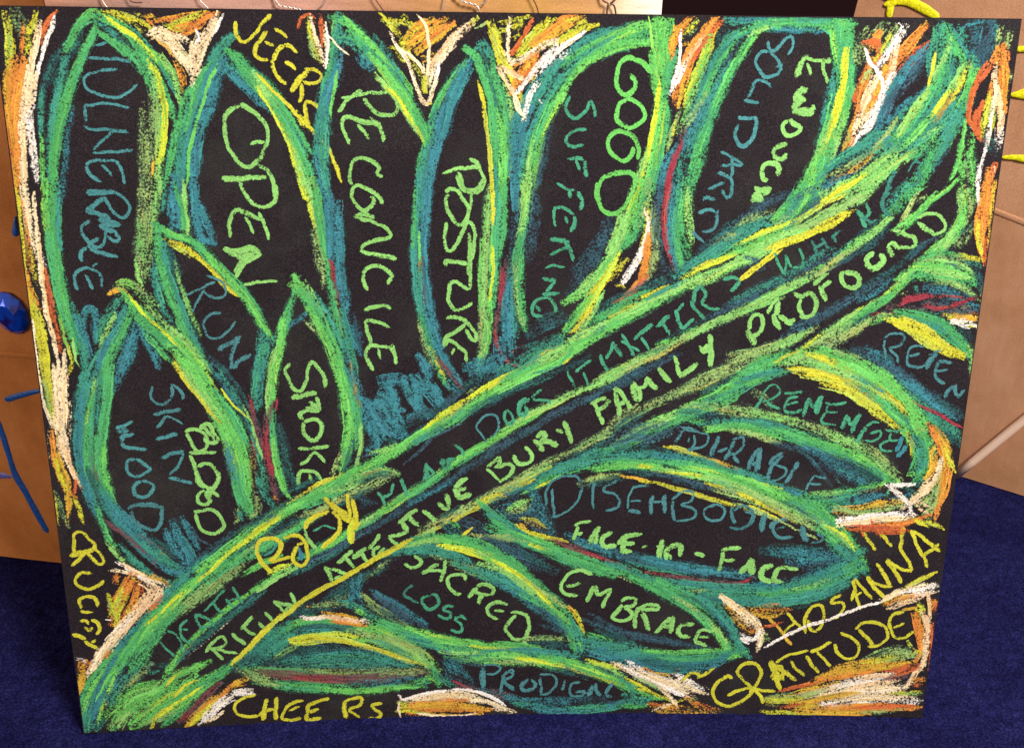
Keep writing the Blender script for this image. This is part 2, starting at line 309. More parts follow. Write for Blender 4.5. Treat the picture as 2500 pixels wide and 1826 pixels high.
# Groups: "@name|label" ("@+..." is a sub-part of the last leaf or stem), then one stroke a line:
# colour, width in 0.1 mm, coverage in %, points in 0.5 mm from the board's bottom centre. F lines are hatched patches.
STROKES = """
@background_scribble|yellow, orange and cream scribble down the left margin
y 94 80 -986 1604 -986 1567 -992 1520 -992 1496
L 63 40 -976 1623 -969 1590 -964 1567
L 52 40 -963 1618 -959 1591 -960 1563
y 73 75 -932 1616 -940 1591 -953 1567 -958 1544
y 63 60 -945 1591 -954 1558 -962 1530
o 53 75 -959 1591 -967 1544 -973 1515
k 127 85 -990 1515 -998 1472 -1005 1436
o 150 90 -980 1515 -994 1448 -1005 1400 -1006 1350 -1007 1300 -1008 1274
o 96 90 -966 1520 -981 1472 -992 1424 -1000 1375 -1004 1326
k 75 70 -1004 1496 -1008 1448 -1007 1400 -1011 1350 -1014 1288 -1010 1262
O 43 60 -1014 1400 -1013 1350 -1015 1300
O 63 85 -897 1612 -911 1598 -923 1577 -927 1563
c 74 95 -928 1591 -940 1556 -955 1508 -970 1461 -980 1424
c 107 90 -956 1501 -970 1448 -979 1412 -985 1363
w 45 95 -898 1605 -905 1587 -917 1568 -927 1540 -941 1509 -950 1473 -959 1436
c 85 85 -949 1497 -962 1449 -974 1412
w 97 85 -969 1429 -970 1388 -969 1351 -968 1301
c 86 85 -985 1400 -989 1350 -994 1288 -992 1262
c 88 90 -994 1287 -995 1236 -992 1185 -989 1145
o 66 70 -1005 1262 -1004 1210 -1002 1158 -1001 1106
y 44 90 -1011 1274 -1010 1236 -1012 1185 -1013 1132 -1014 1106
n 44 60 -1003 1236 -1004 1185 -1003 1132 -1000 1093
y 55 50 -997 1158 -995 1119 -994 1085
w 88 55 -981 1171 -976 1145 -973 1111
c 48 100 -977 1267 -981 1210 -982 1158 -984 1106 -983 1066 -983 1025 -977 984 -972 943 -971 909 -977 872
O 79 80 -973 1106 -971 1066 -970 1025 -967 984 -962 943
o 56 80 -1011 1106 -1008 1074 -1001 1047 -995 1034
y 101 90 -1013 1074 -1010 1031 -1002 993 -998 943 -999 887 -997 856
k 67 80 -1013 1111 -1013 1069 -1012 1039
y 67 80 -998 1025 -994 998 -991 957
c 48 95 -1011 1004 -1014 957 -1014 916 -1014 874 -1012 844 -1006 804 -999 772
y 45 80 -956 1011 -952 984 -946 942 -942 909 -952 887
c 58 95 -954 937 -961 901 -971 859
y 103 80 -997 900 -997 858 -994 815 -993 781
L 57 60 -1006 872 -1002 838 -999 801
c 92 100 -979 900 -981 844 -983 801 -985 757 -990 714
c 92 100 -959 900 -968 843 -972 800 -981 743
c 139 85 -984 786 -980 728 -979 693
c 59 45 -958 837 -961 786 -969 734
c 49 40 -1008 764 -1014 735 -1016 700
p 60 100 -980 728 -974 692 -966 663 -952 623
o 70 80 -1001 758 -1003 714 -1001 684 -995 645 -982 615 -970 606
O 47 90 -963 644 -970 609
k 82 85 -994 705 -989 675 -982 639 -984 600 -992 548
y 58 85 -1002 699 -996 663 -987 624
y 59 80 -973 600 -965 578 -960 547
y 47 70 -1012 616 -1013 586 -1012 543
L 47 45 -1009 613 -1000 573 -991 536
@leaf|leaf with the word VULNERABLE written down it
T 64 60 -860 1580 -888 1549 -910 1521 -929 1485 -942 1437 -949 1400
t 75 60 -857 1564 -885 1533 -894 1497 -914 1449 -929 1400
T 53 70 -845 1592 -862 1561 -880 1533 -897 1509
G 63 85 -825 1620 -848 1601 -860 1583 -869 1566
g 74 80 -813 1618 -834 1604 -857 1587 -872 1559 -889 1540
t 86 85 -886 1526 -898 1497 -914 1449 -927 1400 -935 1351 -945 1288
b 54 50 -883 1437 -895 1400 -905 1351 -917 1288 -927 1249
g 86 95 -820 1597 -833 1569 -850 1540 -865 1512 -878 1483 -894 1449 -908 1412 -920 1376 -929 1338 -940 1288
g 86 90 -874 1502 -901 1437 -922 1376 -933 1326 -939 1274
t 54 70 -938 1468 -947 1412 -949 1375
G 43 70 -949 1380 -953 1326 -957 1288 -954 1274
G 88 90 -952 1287 -956 1236 -957 1184 -956 1145
g 101 95 -937 1287 -945 1223 -947 1158 -945 1092 -942 1046 -935 997 -926 964 -915 942
t 55 90 -927 1287 -933 1236 -938 1197 -937 1158
g 101 90 -959 1184 -955 1132 -953 1065 -946 1011 -935 970 -931 942
t 102 80 -926 1030 -921 984 -914 948 -913 914
b 68 80 -911 975 -907 1016 -893 1030 -884 1016 -888 956
b 68 70 -923 1011 -909 970 -901 928
l 34 90 -936 964 -933 920 -929 906
G 45 60 -957 1030 -952 984 -948 948
G 84 90 -832 1618 -814 1613 -800 1602
t 64 70 -815 1597 -793 1579 -767 1551
g 107 90 -819 1611 -786 1598 -757 1575 -736 1542 -721 1518
t 64 70 -753 1589 -732 1561 -715 1537
Y 53 90 -800 1609 -778 1588 -750 1572 -731 1549 -709 1523
y 42 60 -808 1618 -780 1616 -747 1607
G 76 80 -737 1556 -710 1533 -693 1509 -680 1485 -673 1456
g 75 90 -815 1578 -790 1560 -768 1541 -750 1523
g 108 90 -772 1551 -745 1523 -730 1499 -726 1470
g 97 85 -743 1542 -726 1518 -710 1485 -698 1451
t 43 80 -707 1518 -690 1487 -679 1463
g 66 80 -701 1470 -690 1426 -680 1397
l 54 80 -700 1535 -683 1504 -676 1475 -671 1439
l 99 80 -725 1508 -718 1475 -717 1426 -719 1377 -728 1301 -736 1249
L 98 55 -726 1463 -726 1414 -735 1364
L 77 50 -746 1441 -749 1401 -756 1352 -760 1288
L 99 60 -744 1382 -743 1339 -750 1288
Y 65 95 -726 1523 -713 1499 -707 1463 -705 1426 -712 1377 -723 1332
k 33 80 -733 1337 -741 1306
L 101 55 -762 1287 -765 1236 -775 1184 -781 1144 -782 1104
l 101 60 -737 1287 -744 1236 -757 1184 -767 1131 -782 1083
L 101 60 -750 1287 -761 1223 -775 1158 -782 1104
l 45 90 -790 1131 -788 1099 -782 1083
G 68 50 -775 1210 -775 1158 -771 1118
@+lettering|VULNERABLE in dull teal chalk
d 28 80 -830 1552 -802 1562
d 33 80 -846 1533 -817 1531 -788 1529 -760 1525
d 33 80 -788 1510 -820 1508 -845 1500 -856 1488 -848 1471 -829 1462 -801 1457 -775 1465 -752 1482
d 34 80 -773 1438 -814 1445 -851 1442 -859 1440 -860 1425 -857 1410
d 34 80 -865 1403 -851 1393 -822 1396 -778 1389
d 34 80 -807 1394 -823 1381 -845 1361 -851 1354
d 38 80 -854 1349 -816 1351 -773 1356
d 38 80 -842 1291 -863 1306 -866 1326 -853 1334 -818 1334 -804 1324 -795 1288
d 38 80 -839 1326 -830 1319 -821 1303
d 48 85 -874 1273 -844 1273 -819 1273
d 48 85 -875 1269 -845 1269 -814 1272
d 38 85 -819 1272 -798 1257 -792 1239 -804 1220 -824 1228 -832 1244 -840 1262
d 57 85 -841 1259 -862 1244 -879 1231
d 58 90 -879 1231 -856 1228 -835 1220 -853 1215 -816 1205 -854 1202 -828 1189
d 38 85 -873 1213 -889 1202 -891 1187 -880 1168 -861 1158 -846 1179 -845 1195
d 48 85 -852 1200 -830 1192 -819 1176 -829 1171 -844 1181
d 48 85 -859 1179 -881 1161 -857 1147 -825 1137
d 48 85 -897 1129 -898 1148 -884 1158
d 39 80 -912 1068 -917 1089 -913 1105 -896 1116 -872 1108 -863 1094 -862 1073
d 44 80 -895 1102 -889 1086 -883 1070
d 29 80 -878 1116 -867 1126
@leaf|leaf with the word OPEN written down it
t 98 90 -560 1577 -580 1560 -596 1543 -610 1524
t 121 90 -579 1548 -598 1524 -617 1500 -631 1476 -649 1439 -662 1402 -676 1352 -689 1289
b 121 85 -586 1524 -605 1500 -617 1464 -636 1414 -653 1365 -666 1289
b 88 60 -578 1524 -596 1488 -609 1447 -621 1415
g 44 80 -610 1524 -646 1480 -660 1463 -673 1426 -678 1389 -691 1352
g 88 85 -673 1422 -686 1389 -700 1339 -717 1288
t 122 90 -668 1389 -680 1339 -692 1289
b 100 90 -642 1377 -653 1327 -659 1289
G 39 90 -596 1519 -616 1481 -632 1439 -651 1390 -665 1339 -671 1289
g 44 80 -624 1505 -648 1451 -668 1389
b 157 85 -697 1287 -701 1236 -703 1189
b 102 90 -659 1288 -661 1223 -655 1179 -635 1168
b 90 85 -652 1249 -641 1215 -629 1178
l 67 90 -679 1288 -681 1236 -680 1184
g 56 80 -697 1287 -688 1236 -687 1189
b 88 85 -578 1520 -560 1496 -532 1472 -504 1440
g 88 90 -576 1553 -553 1534 -525 1508 -496 1482 -468 1448
t 88 80 -571 1520 -538 1496 -508 1462 -480 1423
g 88 85 -558 1525 -526 1486 -498 1452 -475 1416
l 88 85 -535 1506 -507 1467 -484 1433 -466 1398
Y 44 80 -525 1501 -498 1457
g 111 85 -540 1510 -507 1477 -479 1433 -457 1383 -439 1333 -426 1276
b 88 70 -542 1476 -514 1447
Y 90 90 -512 1472 -489 1438 -471 1398 -456 1358 -445 1315 -435 1264 -427 1257 -419 1210
l 90 85 -520 1501 -493 1457 -470 1413 -453 1368 -436 1302 -417 1249
g 101 85 -489 1448 -466 1408 -443 1366 -420 1307 -406 1264
t 45 70 -469 1433 -446 1393 -428 1358
g 67 80 -496 1487 -469 1443 -441 1393 -422 1358
y 39 95 -515 1501 -480 1465 -444 1428 -413 1394
y 89 70 -449 1433 -430 1408 -416 1394
y 45 90 -416 1396 -391 1369 -377 1343 -361 1297
l 104 85 -426 1288 -417 1249 -409 1210 -405 1170 -399 1130
g 104 85 -413 1288 -408 1236 -402 1184 -397 1130 -391 1076
L 93 60 -421 1184 -414 1144 -408 1103 -407 1081
b 104 85 -395 1288 -386 1250 -386 1197 -386 1130
b 105 80 -368 1242 -370 1197 -370 1144 -369 1089 -363 1034 -362 998
b 81 60 -382 1223 -372 1210
r 58 90 -389 1125 -385 1098 -383 1076
m 71 80 -385 1087 -381 1054 -377 1026
k 71 70 -382 1043 -375 998 -369 964
g 95 85 -393 1089 -387 1043 -381 993 -372 950
t 96 80 -369 1021 -361 964 -354 907 -348 850
b 84 60 -359 1007 -347 964 -335 930
b 60 30 -343 992 -334 950
g 90 90 -740 1202 -721 1189 -696 1179 -676 1173 -656 1157
y 102 85 -717 1168 -688 1155 -663 1139
y 57 90 -673 1144 -644 1120 -625 1096 -605 1071 -585 1055
g 92 90 -681 1173 -656 1157 -628 1123 -604 1096 -579 1068 -555 1030 -532 982
t 94 70 -570 1049 -551 1016 -532 977
G 81 90 -642 1139 -609 1098 -580 1060 -556 1022 -537 988 -522 960
t 83 80 -546 971 -533 954 -524 932
G 40 90 -720 1194 -696 1181 -676 1171
@+lettering|OPEN in bright lime chalk
l 48 85 -556 1445 -580 1430 -589 1407 -587 1372 -576 1347 -562 1327 -547 1322 -525 1338 -508 1365 -504 1393 -515 1418 -537 1437 -556 1445
l 39 85 -541 1368 -526 1373 -511 1373
l 63 90 -602 1299 -564 1299 -512 1302
l 44 85 -526 1327 -509 1315 -498 1287 -497 1256
l 49 85 -567 1293 -556 1267 -541 1247 -526 1241 -505 1247 -494 1267 -495 1288
l 49 85 -593 1178 -593 1205 -587 1226 -573 1236 -553 1226 -528 1215
l 39 85 -561 1221 -550 1200 -545 1186
l 44 85 -532 1231 -521 1205 -515 1173
l 69 90 -610 1155 -579 1149 -553 1155 -532 1144
l 60 85 -600 1149 -570 1136 -548 1146 -575 1125 -590 1104
l 50 90 -532 1144 -559 1130 -579 1109 -588 1093
l 40 90 -573 1079 -539 1084 -502 1087
@background_scribble|cream and orange V of strokes between two leaf tips
y 53 75 -799 1616 -766 1612 -738 1603 -715 1584
y 53 60 -781 1607 -753 1598 -735 1584 -712 1570
k 64 85 -732 1612 -713 1610 -704 1599
o 85 90 -723 1605 -709 1596
y 42 70 -746 1617 -728 1608
o 64 85 -699 1601 -665 1606 -635 1614 -603 1616
y 64 80 -681 1590 -645 1604 -615 1618
o 75 85 -676 1585 -641 1595 -611 1609 -591 1616
o 64 80 -662 1576 -637 1585 -617 1597
y 54 80 -690 1596 -666 1587 -652 1590
c 97 100 -716 1580 -701 1585 -682 1571 -669 1552 -652 1528 -644 1505
c 75 100 -711 1575 -693 1561 -675 1542 -652 1519
c 86 95 -686 1580 -663 1571 -639 1562
L 54 60 -664 1552 -647 1528
k 43 70 -702 1563 -689 1552 -676 1533
k 65 70 -674 1523 -666 1499 -666 1475
o 87 85 -670 1516 -664 1499 -663 1480
c 97 90 -591 1609 -603 1586 -614 1567 -626 1543 -638 1514 -645 1490
w 46 100 -579 1612 -588 1595 -599 1576
p 76 90 -597 1605 -611 1576 -630 1552 -640 1524
c 86 90 -623 1581 -629 1562 -636 1538
c 87 90 -642 1552 -647 1524 -647 1500
w 37 90 -630 1583 -626 1571 -632 1562
c 76 90 -627 1524 -642 1500 -648 1485
@lettering|JEERS in yellow chalk
y 42 85 -483 1616 -504 1597 -525 1573 -541 1563 -550 1570 -554 1584 -553 1603
y 42 85 -493 1587 -508 1568 -520 1544 -508 1532 -493 1530
y 38 80 -499 1566 -482 1557
y 38 85 -480 1590 -466 1583 -454 1574
y 47 85 -462 1559 -478 1545 -487 1525 -483 1509 -471 1494 -461 1485
y 38 85 -462 1559 -448 1557 -436 1545
y 47 90 -462 1528 -449 1521 -440 1514
y 57 90 -452 1470 -441 1487 -428 1502 -415 1516
y 38 85 -425 1514 -405 1514 -390 1505 -396 1492 -414 1487 -428 1492
y 48 85 -431 1487 -432 1468 -438 1450
y 48 85 -393 1434 -408 1448 -423 1453 -426 1433 -420 1404
@leaf|leaf with the word RECONCILE written down it
G 66 80 -358 1617 -362 1589 -365 1560
t 110 90 -353 1613 -357 1579 -363 1546 -370 1517 -381 1488 -390 1453 -399 1416
b 101 85 -351 1546 -362 1507 -377 1473 -386 1434 -395 1391 -403 1341 -395 1290 -391 1263
t 79 85 -388 1453 -400 1404 -407 1366 -413 1341
G 39 85 -360 1507 -366 1478 -373 1449 -376 1424
g 55 80 -365 1575 -374 1539 -378 1502
t 113 85 -384 1429 -391 1379 -396 1328 -390 1277
g 99 90 -361 1610 -336 1603 -317 1585 -293 1561 -268 1537
t 132 85 -350 1575 -327 1570 -308 1551 -284 1528
g 111 90 -327 1580 -298 1556 -269 1528 -244 1499 -224 1470 -210 1445
G 55 90 -341 1613 -317 1589 -293 1566 -263 1533 -239 1509 -214 1475
t 112 90 -298 1547 -269 1518 -244 1489 -225 1460 -205 1425 -190 1405
t 55 60 -282 1576 -263 1552 -248 1528 -234 1504 -224 1489
b 89 80 -318 1546 -309 1527 -294 1515
b 78 60 -296 1539 -294 1515 -279 1523
G 101 90 -289 1537 -259 1504 -235 1474 -210 1435 -190 1395 -180 1365
l 56 85 -282 1503 -260 1479 -240 1455 -220 1425 -200 1390
Y 56 90 -260 1479 -240 1460 -225 1435 -213 1415
y 34 80 -205 1405 -190 1380
g 91 90 -205 1430 -185 1395 -175 1365
L 33 80 -282 1494 -270 1494
c 19 90 -377 1584 -363 1565 -348 1551 -336 1544
@+lettering|RECONCILE in bright lime chalk
l 43 85 -361 1431 -347 1449 -329 1466 -311 1476
l 39 85 -354 1459 -331 1464 -301 1469 -260 1472
l 44 80 -309 1461 -299 1447 -287 1432 -266 1427 -248 1430 -240 1445 -245 1460
l 49 85 -337 1369 -347 1384 -354 1404 -351 1419 -333 1422 -313 1414 -285 1412 -275 1395 -270 1374
l 44 80 -323 1409 -311 1394 -299 1379
l 39 80 -297 1424 -287 1409 -277 1410
l 44 85 -275 1303 -285 1311 -280 1321 -295 1334 -315 1341 -331 1339 -339 1323 -342 1303 -338 1287
l 45 85 -277 1247 -286 1265 -304 1278 -322 1286 -335 1281 -339 1263 -329 1242 -314 1234 -300 1245 -294 1260 -302 1263
l 45 85 -293 1218 -314 1226 -335 1221 -319 1216 -293 1210 -273 1200 -262 1184 -273 1176 -300 1170 -321 1160 -324 1152
l 51 85 -327 1149 -287 1141 -250 1133
l 46 85 -314 1065 -321 1089 -318 1108 -301 1119 -280 1114 -262 1097 -270 1078
l 46 85 -323 1023 -299 1029 -277 1031 -264 1026
l 46 85 -268 984 -289 995 -316 998 -319 987 -312 953 -307 944
l 47 85 -306 887 -316 907 -321 930 -312 944 -285 941 -266 935 -258 921 -256 901
l 42 80 -266 947 -258 924
l 42 80 -296 936 -289 913
@background_scribble|yellow and cream wedge left of the RECONCILE tip
O 43 85 -431 1595 -425 1609 -410 1617 -400 1607
y 88 70 -411 1602 -409 1574 -403 1550 -392 1531
c 47 95 -408 1612 -402 1584 -393 1555 -387 1526
O 66 90 -390 1612 -386 1589 -385 1565
L 55 60 -412 1574 -403 1545 -394 1531
c 47 95 -379 1598 -380 1562 -379 1527
c 47 90 -397 1574 -384 1526
w 28 100 -379 1593 -375 1560 -382 1519
L 55 60 -376 1608 -366 1603
@background_scribble|yellow, orange and cream wedge between RECONCILE and POSTURE tips
y 55 85 -269 1618 -252 1600 -237 1583
y 66 70 -261 1609 -227 1605 -207 1600
y 55 70 -247 1604 -232 1581
y 99 70 -217 1610 -202 1586 -222 1571 -233 1557
F k 88 85 35 75 -202 1610 -161 1617 -136 1606 -127 1596 -162 1572 -187 1557 -218 1557 -227 1567
F o 77 85 35 75 -197 1600 -156 1615 -126 1601 -157 1577 -192 1562 -212 1567
F k 89 70 50 88 -212 1562 -162 1567 -162 1538 -183 1499 -198 1538
y 66 70 -248 1557 -223 1552 -208 1538
y 78 65 -233 1538 -213 1528 -198 1504
y 56 60 -233 1533 -218 1543
p 111 95 -96 1602 -117 1585 -137 1563 -157 1539 -173 1514 -183 1490
c 78 90 -106 1597 -137 1558 -163 1524 -178 1490
y 66 80 -76 1616 -96 1602
L 33 70 -61 1607 -81 1597
c 33 100 -196 1617 -184 1605 -179 1581 -175 1558 -178 1529 -181 1504
c 43 100 -252 1583 -238 1559 -221 1538 -213 1516 -204 1489 -194 1465
c 38 95 -233 1557 -208 1538 -188 1514
w 38 90 -157 1529 -163 1500 -173 1470
y 112 90 -188 1504 -186 1485 -184 1470
c 48 100 -204 1489 -194 1462 -181 1450 -171 1475 -163 1500
c 47 90 -190 1528 -186 1504
y 34 100 -179 1450 -171 1450
@leaf|leaf with the word POSTURE written down it
t 101 85 -97 1534 -117 1510 -138 1480 -153 1450
g 56 90 -96 1539 -122 1510 -148 1475 -164 1445 -177 1415
b 136 90 -97 1525 -120 1485 -138 1446 -154 1410 -164 1375
b 91 90 -112 1505 -133 1456 -143 1411 -159 1368 -170 1329
t 68 80 -164 1440 -174 1405 -175 1375
g 91 95 -179 1410 -177 1380 -167 1360
g 69 85 -191 1360 -199 1329 -202 1290
t 92 90 -175 1375 -186 1342 -191 1303 -197 1263 -201 1211
b 104 90 -164 1375 -173 1329 -184 1277 -187 1263 -190 1211
t 82 90 -199 1315 -203 1263 -209 1211 -213 1157 -213 1117 -209 1062 -199 1006
g 46 80 -207 1289 -211 1224 -215 1157
b 94 90 -181 1289 -187 1224 -194 1171 -192 1103 -185 1048 -177 997
G 35 80 -201 1189 -202 1144 -200 1097
m 59 80 -197 1130 -200 1089 -196 1053 -193 1020
n 47 80 -202 1125 -201 1075
t 96 85 -203 1103 -204 1048 -194 997 -181 949 -170 912
b 97 85 -185 1034 -175 986 -162 941 -148 900
g 73 70 -204 1006 -192 958 -176 912 -157 871 -138 842
L 60 60 -205 992 -197 958 -187 921 -176 892
y 49 60 -181 935 -165 900 -149 865
b 97 80 -170 949 -154 912 -137 883 -115 854
m 61 70 -165 912 -143 883 -124 859 -110 842
t 112 80 -76 1573 -66 1554 -56 1535
t 67 80 -86 1549 -66 1564 -46 1535
G 56 90 -102 1554 -86 1544 -71 1520
g 102 85 -96 1554 -76 1535 -61 1505 -50 1471 -45 1431 -40 1381 -39 1330
T 68 70 -66 1544 -51 1506 -40 1456 -32 1406 -29 1343
g 91 85 -51 1535 -40 1496 -27 1456 -19 1419 -14 1369 -18 1304
g 80 85 -81 1530 -61 1491 -50 1446 -45 1394 -42 1330 -42 1264
l 69 70 -25 1491 -14 1452 -6 1412 -6 1369 -13 1304
G 92 85 -37 1431 -29 1381 -26 1330 -29 1278 -31 1238
g 106 90 -37 1290 -39 1238 -41 1184 -44 1130 -46 1075 -51 1020
g 70 85 -21 1290 -23 1238 -25 1198 -33 1144
t 47 80 -42 1329 -42 1264 -44 1211
L 59 60 -52 1290 -58 1237 -63 1171 -65 1103 -68 1048 -65 992
l 83 75 -55 1277 -60 1211 -65 1144 -68 1075 -65 1006 -62 963
G 85 90 -54 1048 -54 1006 -62 949 -71 912 -76 886
l 73 90 -60 1006 -60 963 -71 920 -79 886
Y 42 100 -47 1157 -46 1117 -49 1075 -52 1048
G 97 80 -62 992 -60 949
L 73 60 -71 1020 -71 963 -71 929
y 46 95 -76 1493 -68 1456 -63 1419 -58 1381 -53 1343 -50 1291 -47 1264 -47 1211
@+lettering|POSTURE in bright lime chalk
l 45 85 -152 1309 -126 1319 -100 1324 -74 1325
l 45 85 -97 1340 -81 1335 -71 1314 -66 1294 -76 1275 -97 1273 -113 1283 -118 1298 -121 1309
l 45 85 -139 1271 -145 1253 -140 1232 -127 1211 -113 1205 -103 1219 -97 1237 -108 1258 -124 1277 -139 1279 -145 1269
l 45 85 -118 1316 -108 1282 -95 1277 -79 1282 -66 1303
l 40 85 -92 1274 -92 1253 -97 1232 -105 1211
l 46 85 -145 1211 -148 1184 -146 1157 -138 1149 -127 1157 -114 1184 -103 1208 -92 1208 -84 1184 -87 1157 -92 1136 -98 1130
l 56 85 -97 1189 -95 1157 -95 1130 -98 1097
l 46 85 -146 1117 -146 1130 -127 1127 -100 1122
l 46 85 -98 1119 -95 1089 -98 1070 -114 1075 -125 1084 -136 1081 -141 1064 -141 1042 -128 1023 -109 1025 -90 1039
l 47 85 -147 1003 -131 1006 -112 1003 -95 986 -82 963 -84 952 -98 963 -104 980
l 47 85 -104 992 -126 975 -145 963 -151 943 -142 955 -120 940 -104 926 -104 906
l 42 85 -129 938 -137 923
@leaf|leaf with the word RUN written down it
b 68 80 -751 1131 -750 1091 -745 1056
g 102 85 -740 1197 -739 1158 -742 1126 -733 1077 -723 1036
T 79 70 -723 1163 -720 1131 -715 1099
t 104 90 -728 1158 -727 1118 -718 1072 -708 1028 -698 989 -683 953 -665 911
g 92 85 -741 1131 -730 1083 -714 1028 -702 981 -684 939 -658 893
L 102 50 -760 1144 -765 1118 -773 1091
T 80 60 -718 1157 -711 1118 -704 1077
t 69 70 -758 1118 -754 1077 -740 1023 -727 995
B 59 60 -669 933 -644 905 -625 876 -608 847
t 59 60 -660 911 -633 870 -616 844
T 48 70 -638 910 -614 876 -595 843 -578 802
l 46 70 -711 1126 -702 1077 -688 1022 -671 972
t 56 60 -716 1276 -727 1237
@+lettering|RUN in slate blue chalk
D 32 80 -696 1055 -663 1071 -631 1085
D 32 80 -648 1098 -623 1088 -611 1071 -612 1058 -628 1049 -653 1061 -658 1066
D 32 80 -655 1069 -670 1044 -686 1020
D 32 80 -622 1019 -646 1014 -661 1000 -662 981 -650 964 -632 964 -609 980 -595 1000
D 56 80 -636 936 -611 952 -586 966
D 51 80 -592 961 -605 933 -613 893
D 51 80 -607 893 -590 915 -567 926
@leaf|leaf with the words SKIN, WOOD and BLOOD
L 91 70 -837 1070 -820 1083 -800 1078 -776 1059
G 91 80 -831 1078 -813 1083 -793 1070
k 57 80 -848 1062 -827 1070 -815 1062
t 102 70 -837 1046 -855 1018 -873 991 -885 955
t 91 80 -817 1037 -833 1002 -850 963
b 103 60 -836 1024 -854 974
l 69 70 -845 1013 -864 980 -881 947
t 138 85 -827 991 -856 955 -881 919 -900 886 -914 852
b 126 80 -844 974 -869 936 -894 897
g 92 85 -805 1029 -821 996 -843 958 -865 919 -879 885 -891 851
t 92 70 -915 942 -914 900 -921 858
b 162 70 -807 982 -821 941 -841 899 -860 862
b 81 80 -808 974 -828 927 -853 879
b 92 80 -795 990 -785 963 -774 935 -766 906
b 69 70 -792 968 -779 940 -770 923
G 103 80 -820 1062 -802 1034 -783 1018 -768 1001
l 137 50 -799 1067 -774 1050 -750 1028
l 115 50 -785 1045 -762 1018 -743 995
g 116 85 -803 1018 -780 990 -756 968 -737 945 -712 917
Y 40 95 -810 1056 -792 1029 -773 1004 -749 982 -725 954 -701 925
y 41 80 -725 956 -706 934 -684 905
g 128 85 -768 1001 -739 973 -715 945 -691 917 -667 882
l 105 80 -738 990 -709 962 -683 925 -663 896
G 117 90 -732 940 -708 905 -684 868 -665 836
G 106 85 -715 953 -686 911 -663 868 -649 836
g 81 80 -782 968 -758 940 -734 911
y 59 85 -731 911 -720 889 -701 860 -692 842
G 144 95 -698 901 -680 861 -655 823 -637 785 -618 743 -604 701 -596 653 -593 613
l 107 90 -712 890 -688 850 -662 809 -638 761 -619 719
g 96 90 -644 837 -619 796 -600 755 -587 713
y 47 90 -725 896 -706 861 -682 826 -658 791 -643 773
G 146 95 -648 779 -629 738 -616 689 -608 641 -605 598 -591 560
l 97 80 -636 720 -623 665 -616 613
g 147 90 -618 659 -611 604 -597 560
b 97 70 -628 714 -628 678 -622 635
L 86 60 -624 567 -620 542 -632 530
t 99 80 -619 561 -610 536
b 71 60 -650 895 -626 855 -602 808 -583 766
Y 30 90 -635 846 -618 820 -598 796 -580 778
t 60 60 -639 895 -616 849 -592 796 -579 748
t 140 90 -914 899 -926 842 -937 785 -946 727 -946 674 -939 623 -927 577
b 94 70 -931 843 -942 785 -949 727 -946 653 -936 592 -919 546
l 70 70 -896 876 -905 842 -916 808 -926 770 -933 727
g 105 85 -905 842 -919 785 -927 727 -931 667 -923 613
g 117 95 -867 898 -878 841 -892 784 -904 726 -910 667 -906 622 -894 582
G 83 80 -896 726 -901 672 -895 621 -889 575
T 46 70 -893 856 -904 799 -911 755
t 58 70 -886 898 -894 842 -905 784
m 59 30 -925 697 -922 652 -908 606
T 84 80 -934 667 -918 613 -896 560 -868 513 -831 464
t 145 85 -912 622 -895 576 -871 538 -842 499 -806 460
b 109 80 -884 575 -860 537 -828 496 -796 453 -764 427
b 109 85 -904 591 -879 538 -848 493 -813 448 -777 414
g 84 70 -926 583 -919 546 -907 502 -889 463
l 61 80 -909 489 -895 464 -880 444
m 61 60 -909 545 -873 513 -838 474 -802 441
m 73 50 -841 506 -802 479 -768 452
r 49 50 -824 448 -814 435 -801 422
t 85 80 -882 482 -858 443 -827 416
t 110 80 -842 496 -811 464 -781 431 -754 414
b 148 85 -762 525 -753 493 -739 461 -736 429 -744 397
b 98 80 -780 510 -771 478 -751 445
b 86 80 -744 540 -724 501 -716 470
T 73 60 -819 505 -788 478 -763 446
B 37 60 -724 508 -703 488 -687 481
o 31 80 -800 463 -795 460
t 111 80 -849 418 -817 398 -785 384
b 99 80 -793 423 -760 408 -737 420
@+lettering|SKIN in slate blue chalk
D 37 80 -781 857 -786 837 -777 819 -761 816 -747 825 -740 845 -741 859
D 37 80 -741 862 -726 850 -719 836 -723 827
D 51 80 -785 793 -755 799 -724 804
D 41 80 -779 761 -767 776 -755 793
D 31 80 -755 790 -737 778 -722 769
d 46 85 -784 735 -759 743 -737 746
d 52 85 -778 690 -752 701 -727 707
d 41 80 -727 704 -740 677 -762 651
d 47 80 -765 645 -741 638 -714 631
@+lettering|WOOD in slate blue chalk
d 41 80 -868 763 -848 769 -829 777
d 51 85 -866 754 -844 757 -860 763
d 51 85 -829 748 -853 745 -858 731
d 46 85 -858 731 -853 722 -829 715 -805 712
d 46 85 -832 691 -851 683 -851 659 -838 650 -819 655 -804 667 -816 682 -832 691
d 47 85 -823 640 -841 626 -840 607 -827 598 -810 606 -800 624 -812 637 -823 640
D 57 80 -859 571 -850 580 -820 582 -785 575
D 52 80 -854 568 -848 546 -831 527 -809 520 -794 532 -787 557 -785 578
@+lettering|BLOOD in bright lime chalk
l 41 90 -721 751 -712 757 -691 754 -678 744 -674 726 -680 712 -697 706 -707 721 -714 736 -718 751
l 52 90 -688 756 -679 768 -668 768 -661 750 -651 738 -655 726 -671 726 -681 739
l 41 85 -682 765 -667 744 -657 732
l 42 85 -717 701 -695 703 -673 703 -656 702
l 52 90 -714 698 -710 682 -704 655 -700 631 -687 618
l 52 90 -700 667 -686 676 -670 672 -657 654 -659 633 -674 618 -687 621 -700 640 -703 661
l 47 90 -690 615 -705 600 -704 585 -690 578 -679 587 -686 606 -672 609 -659 596
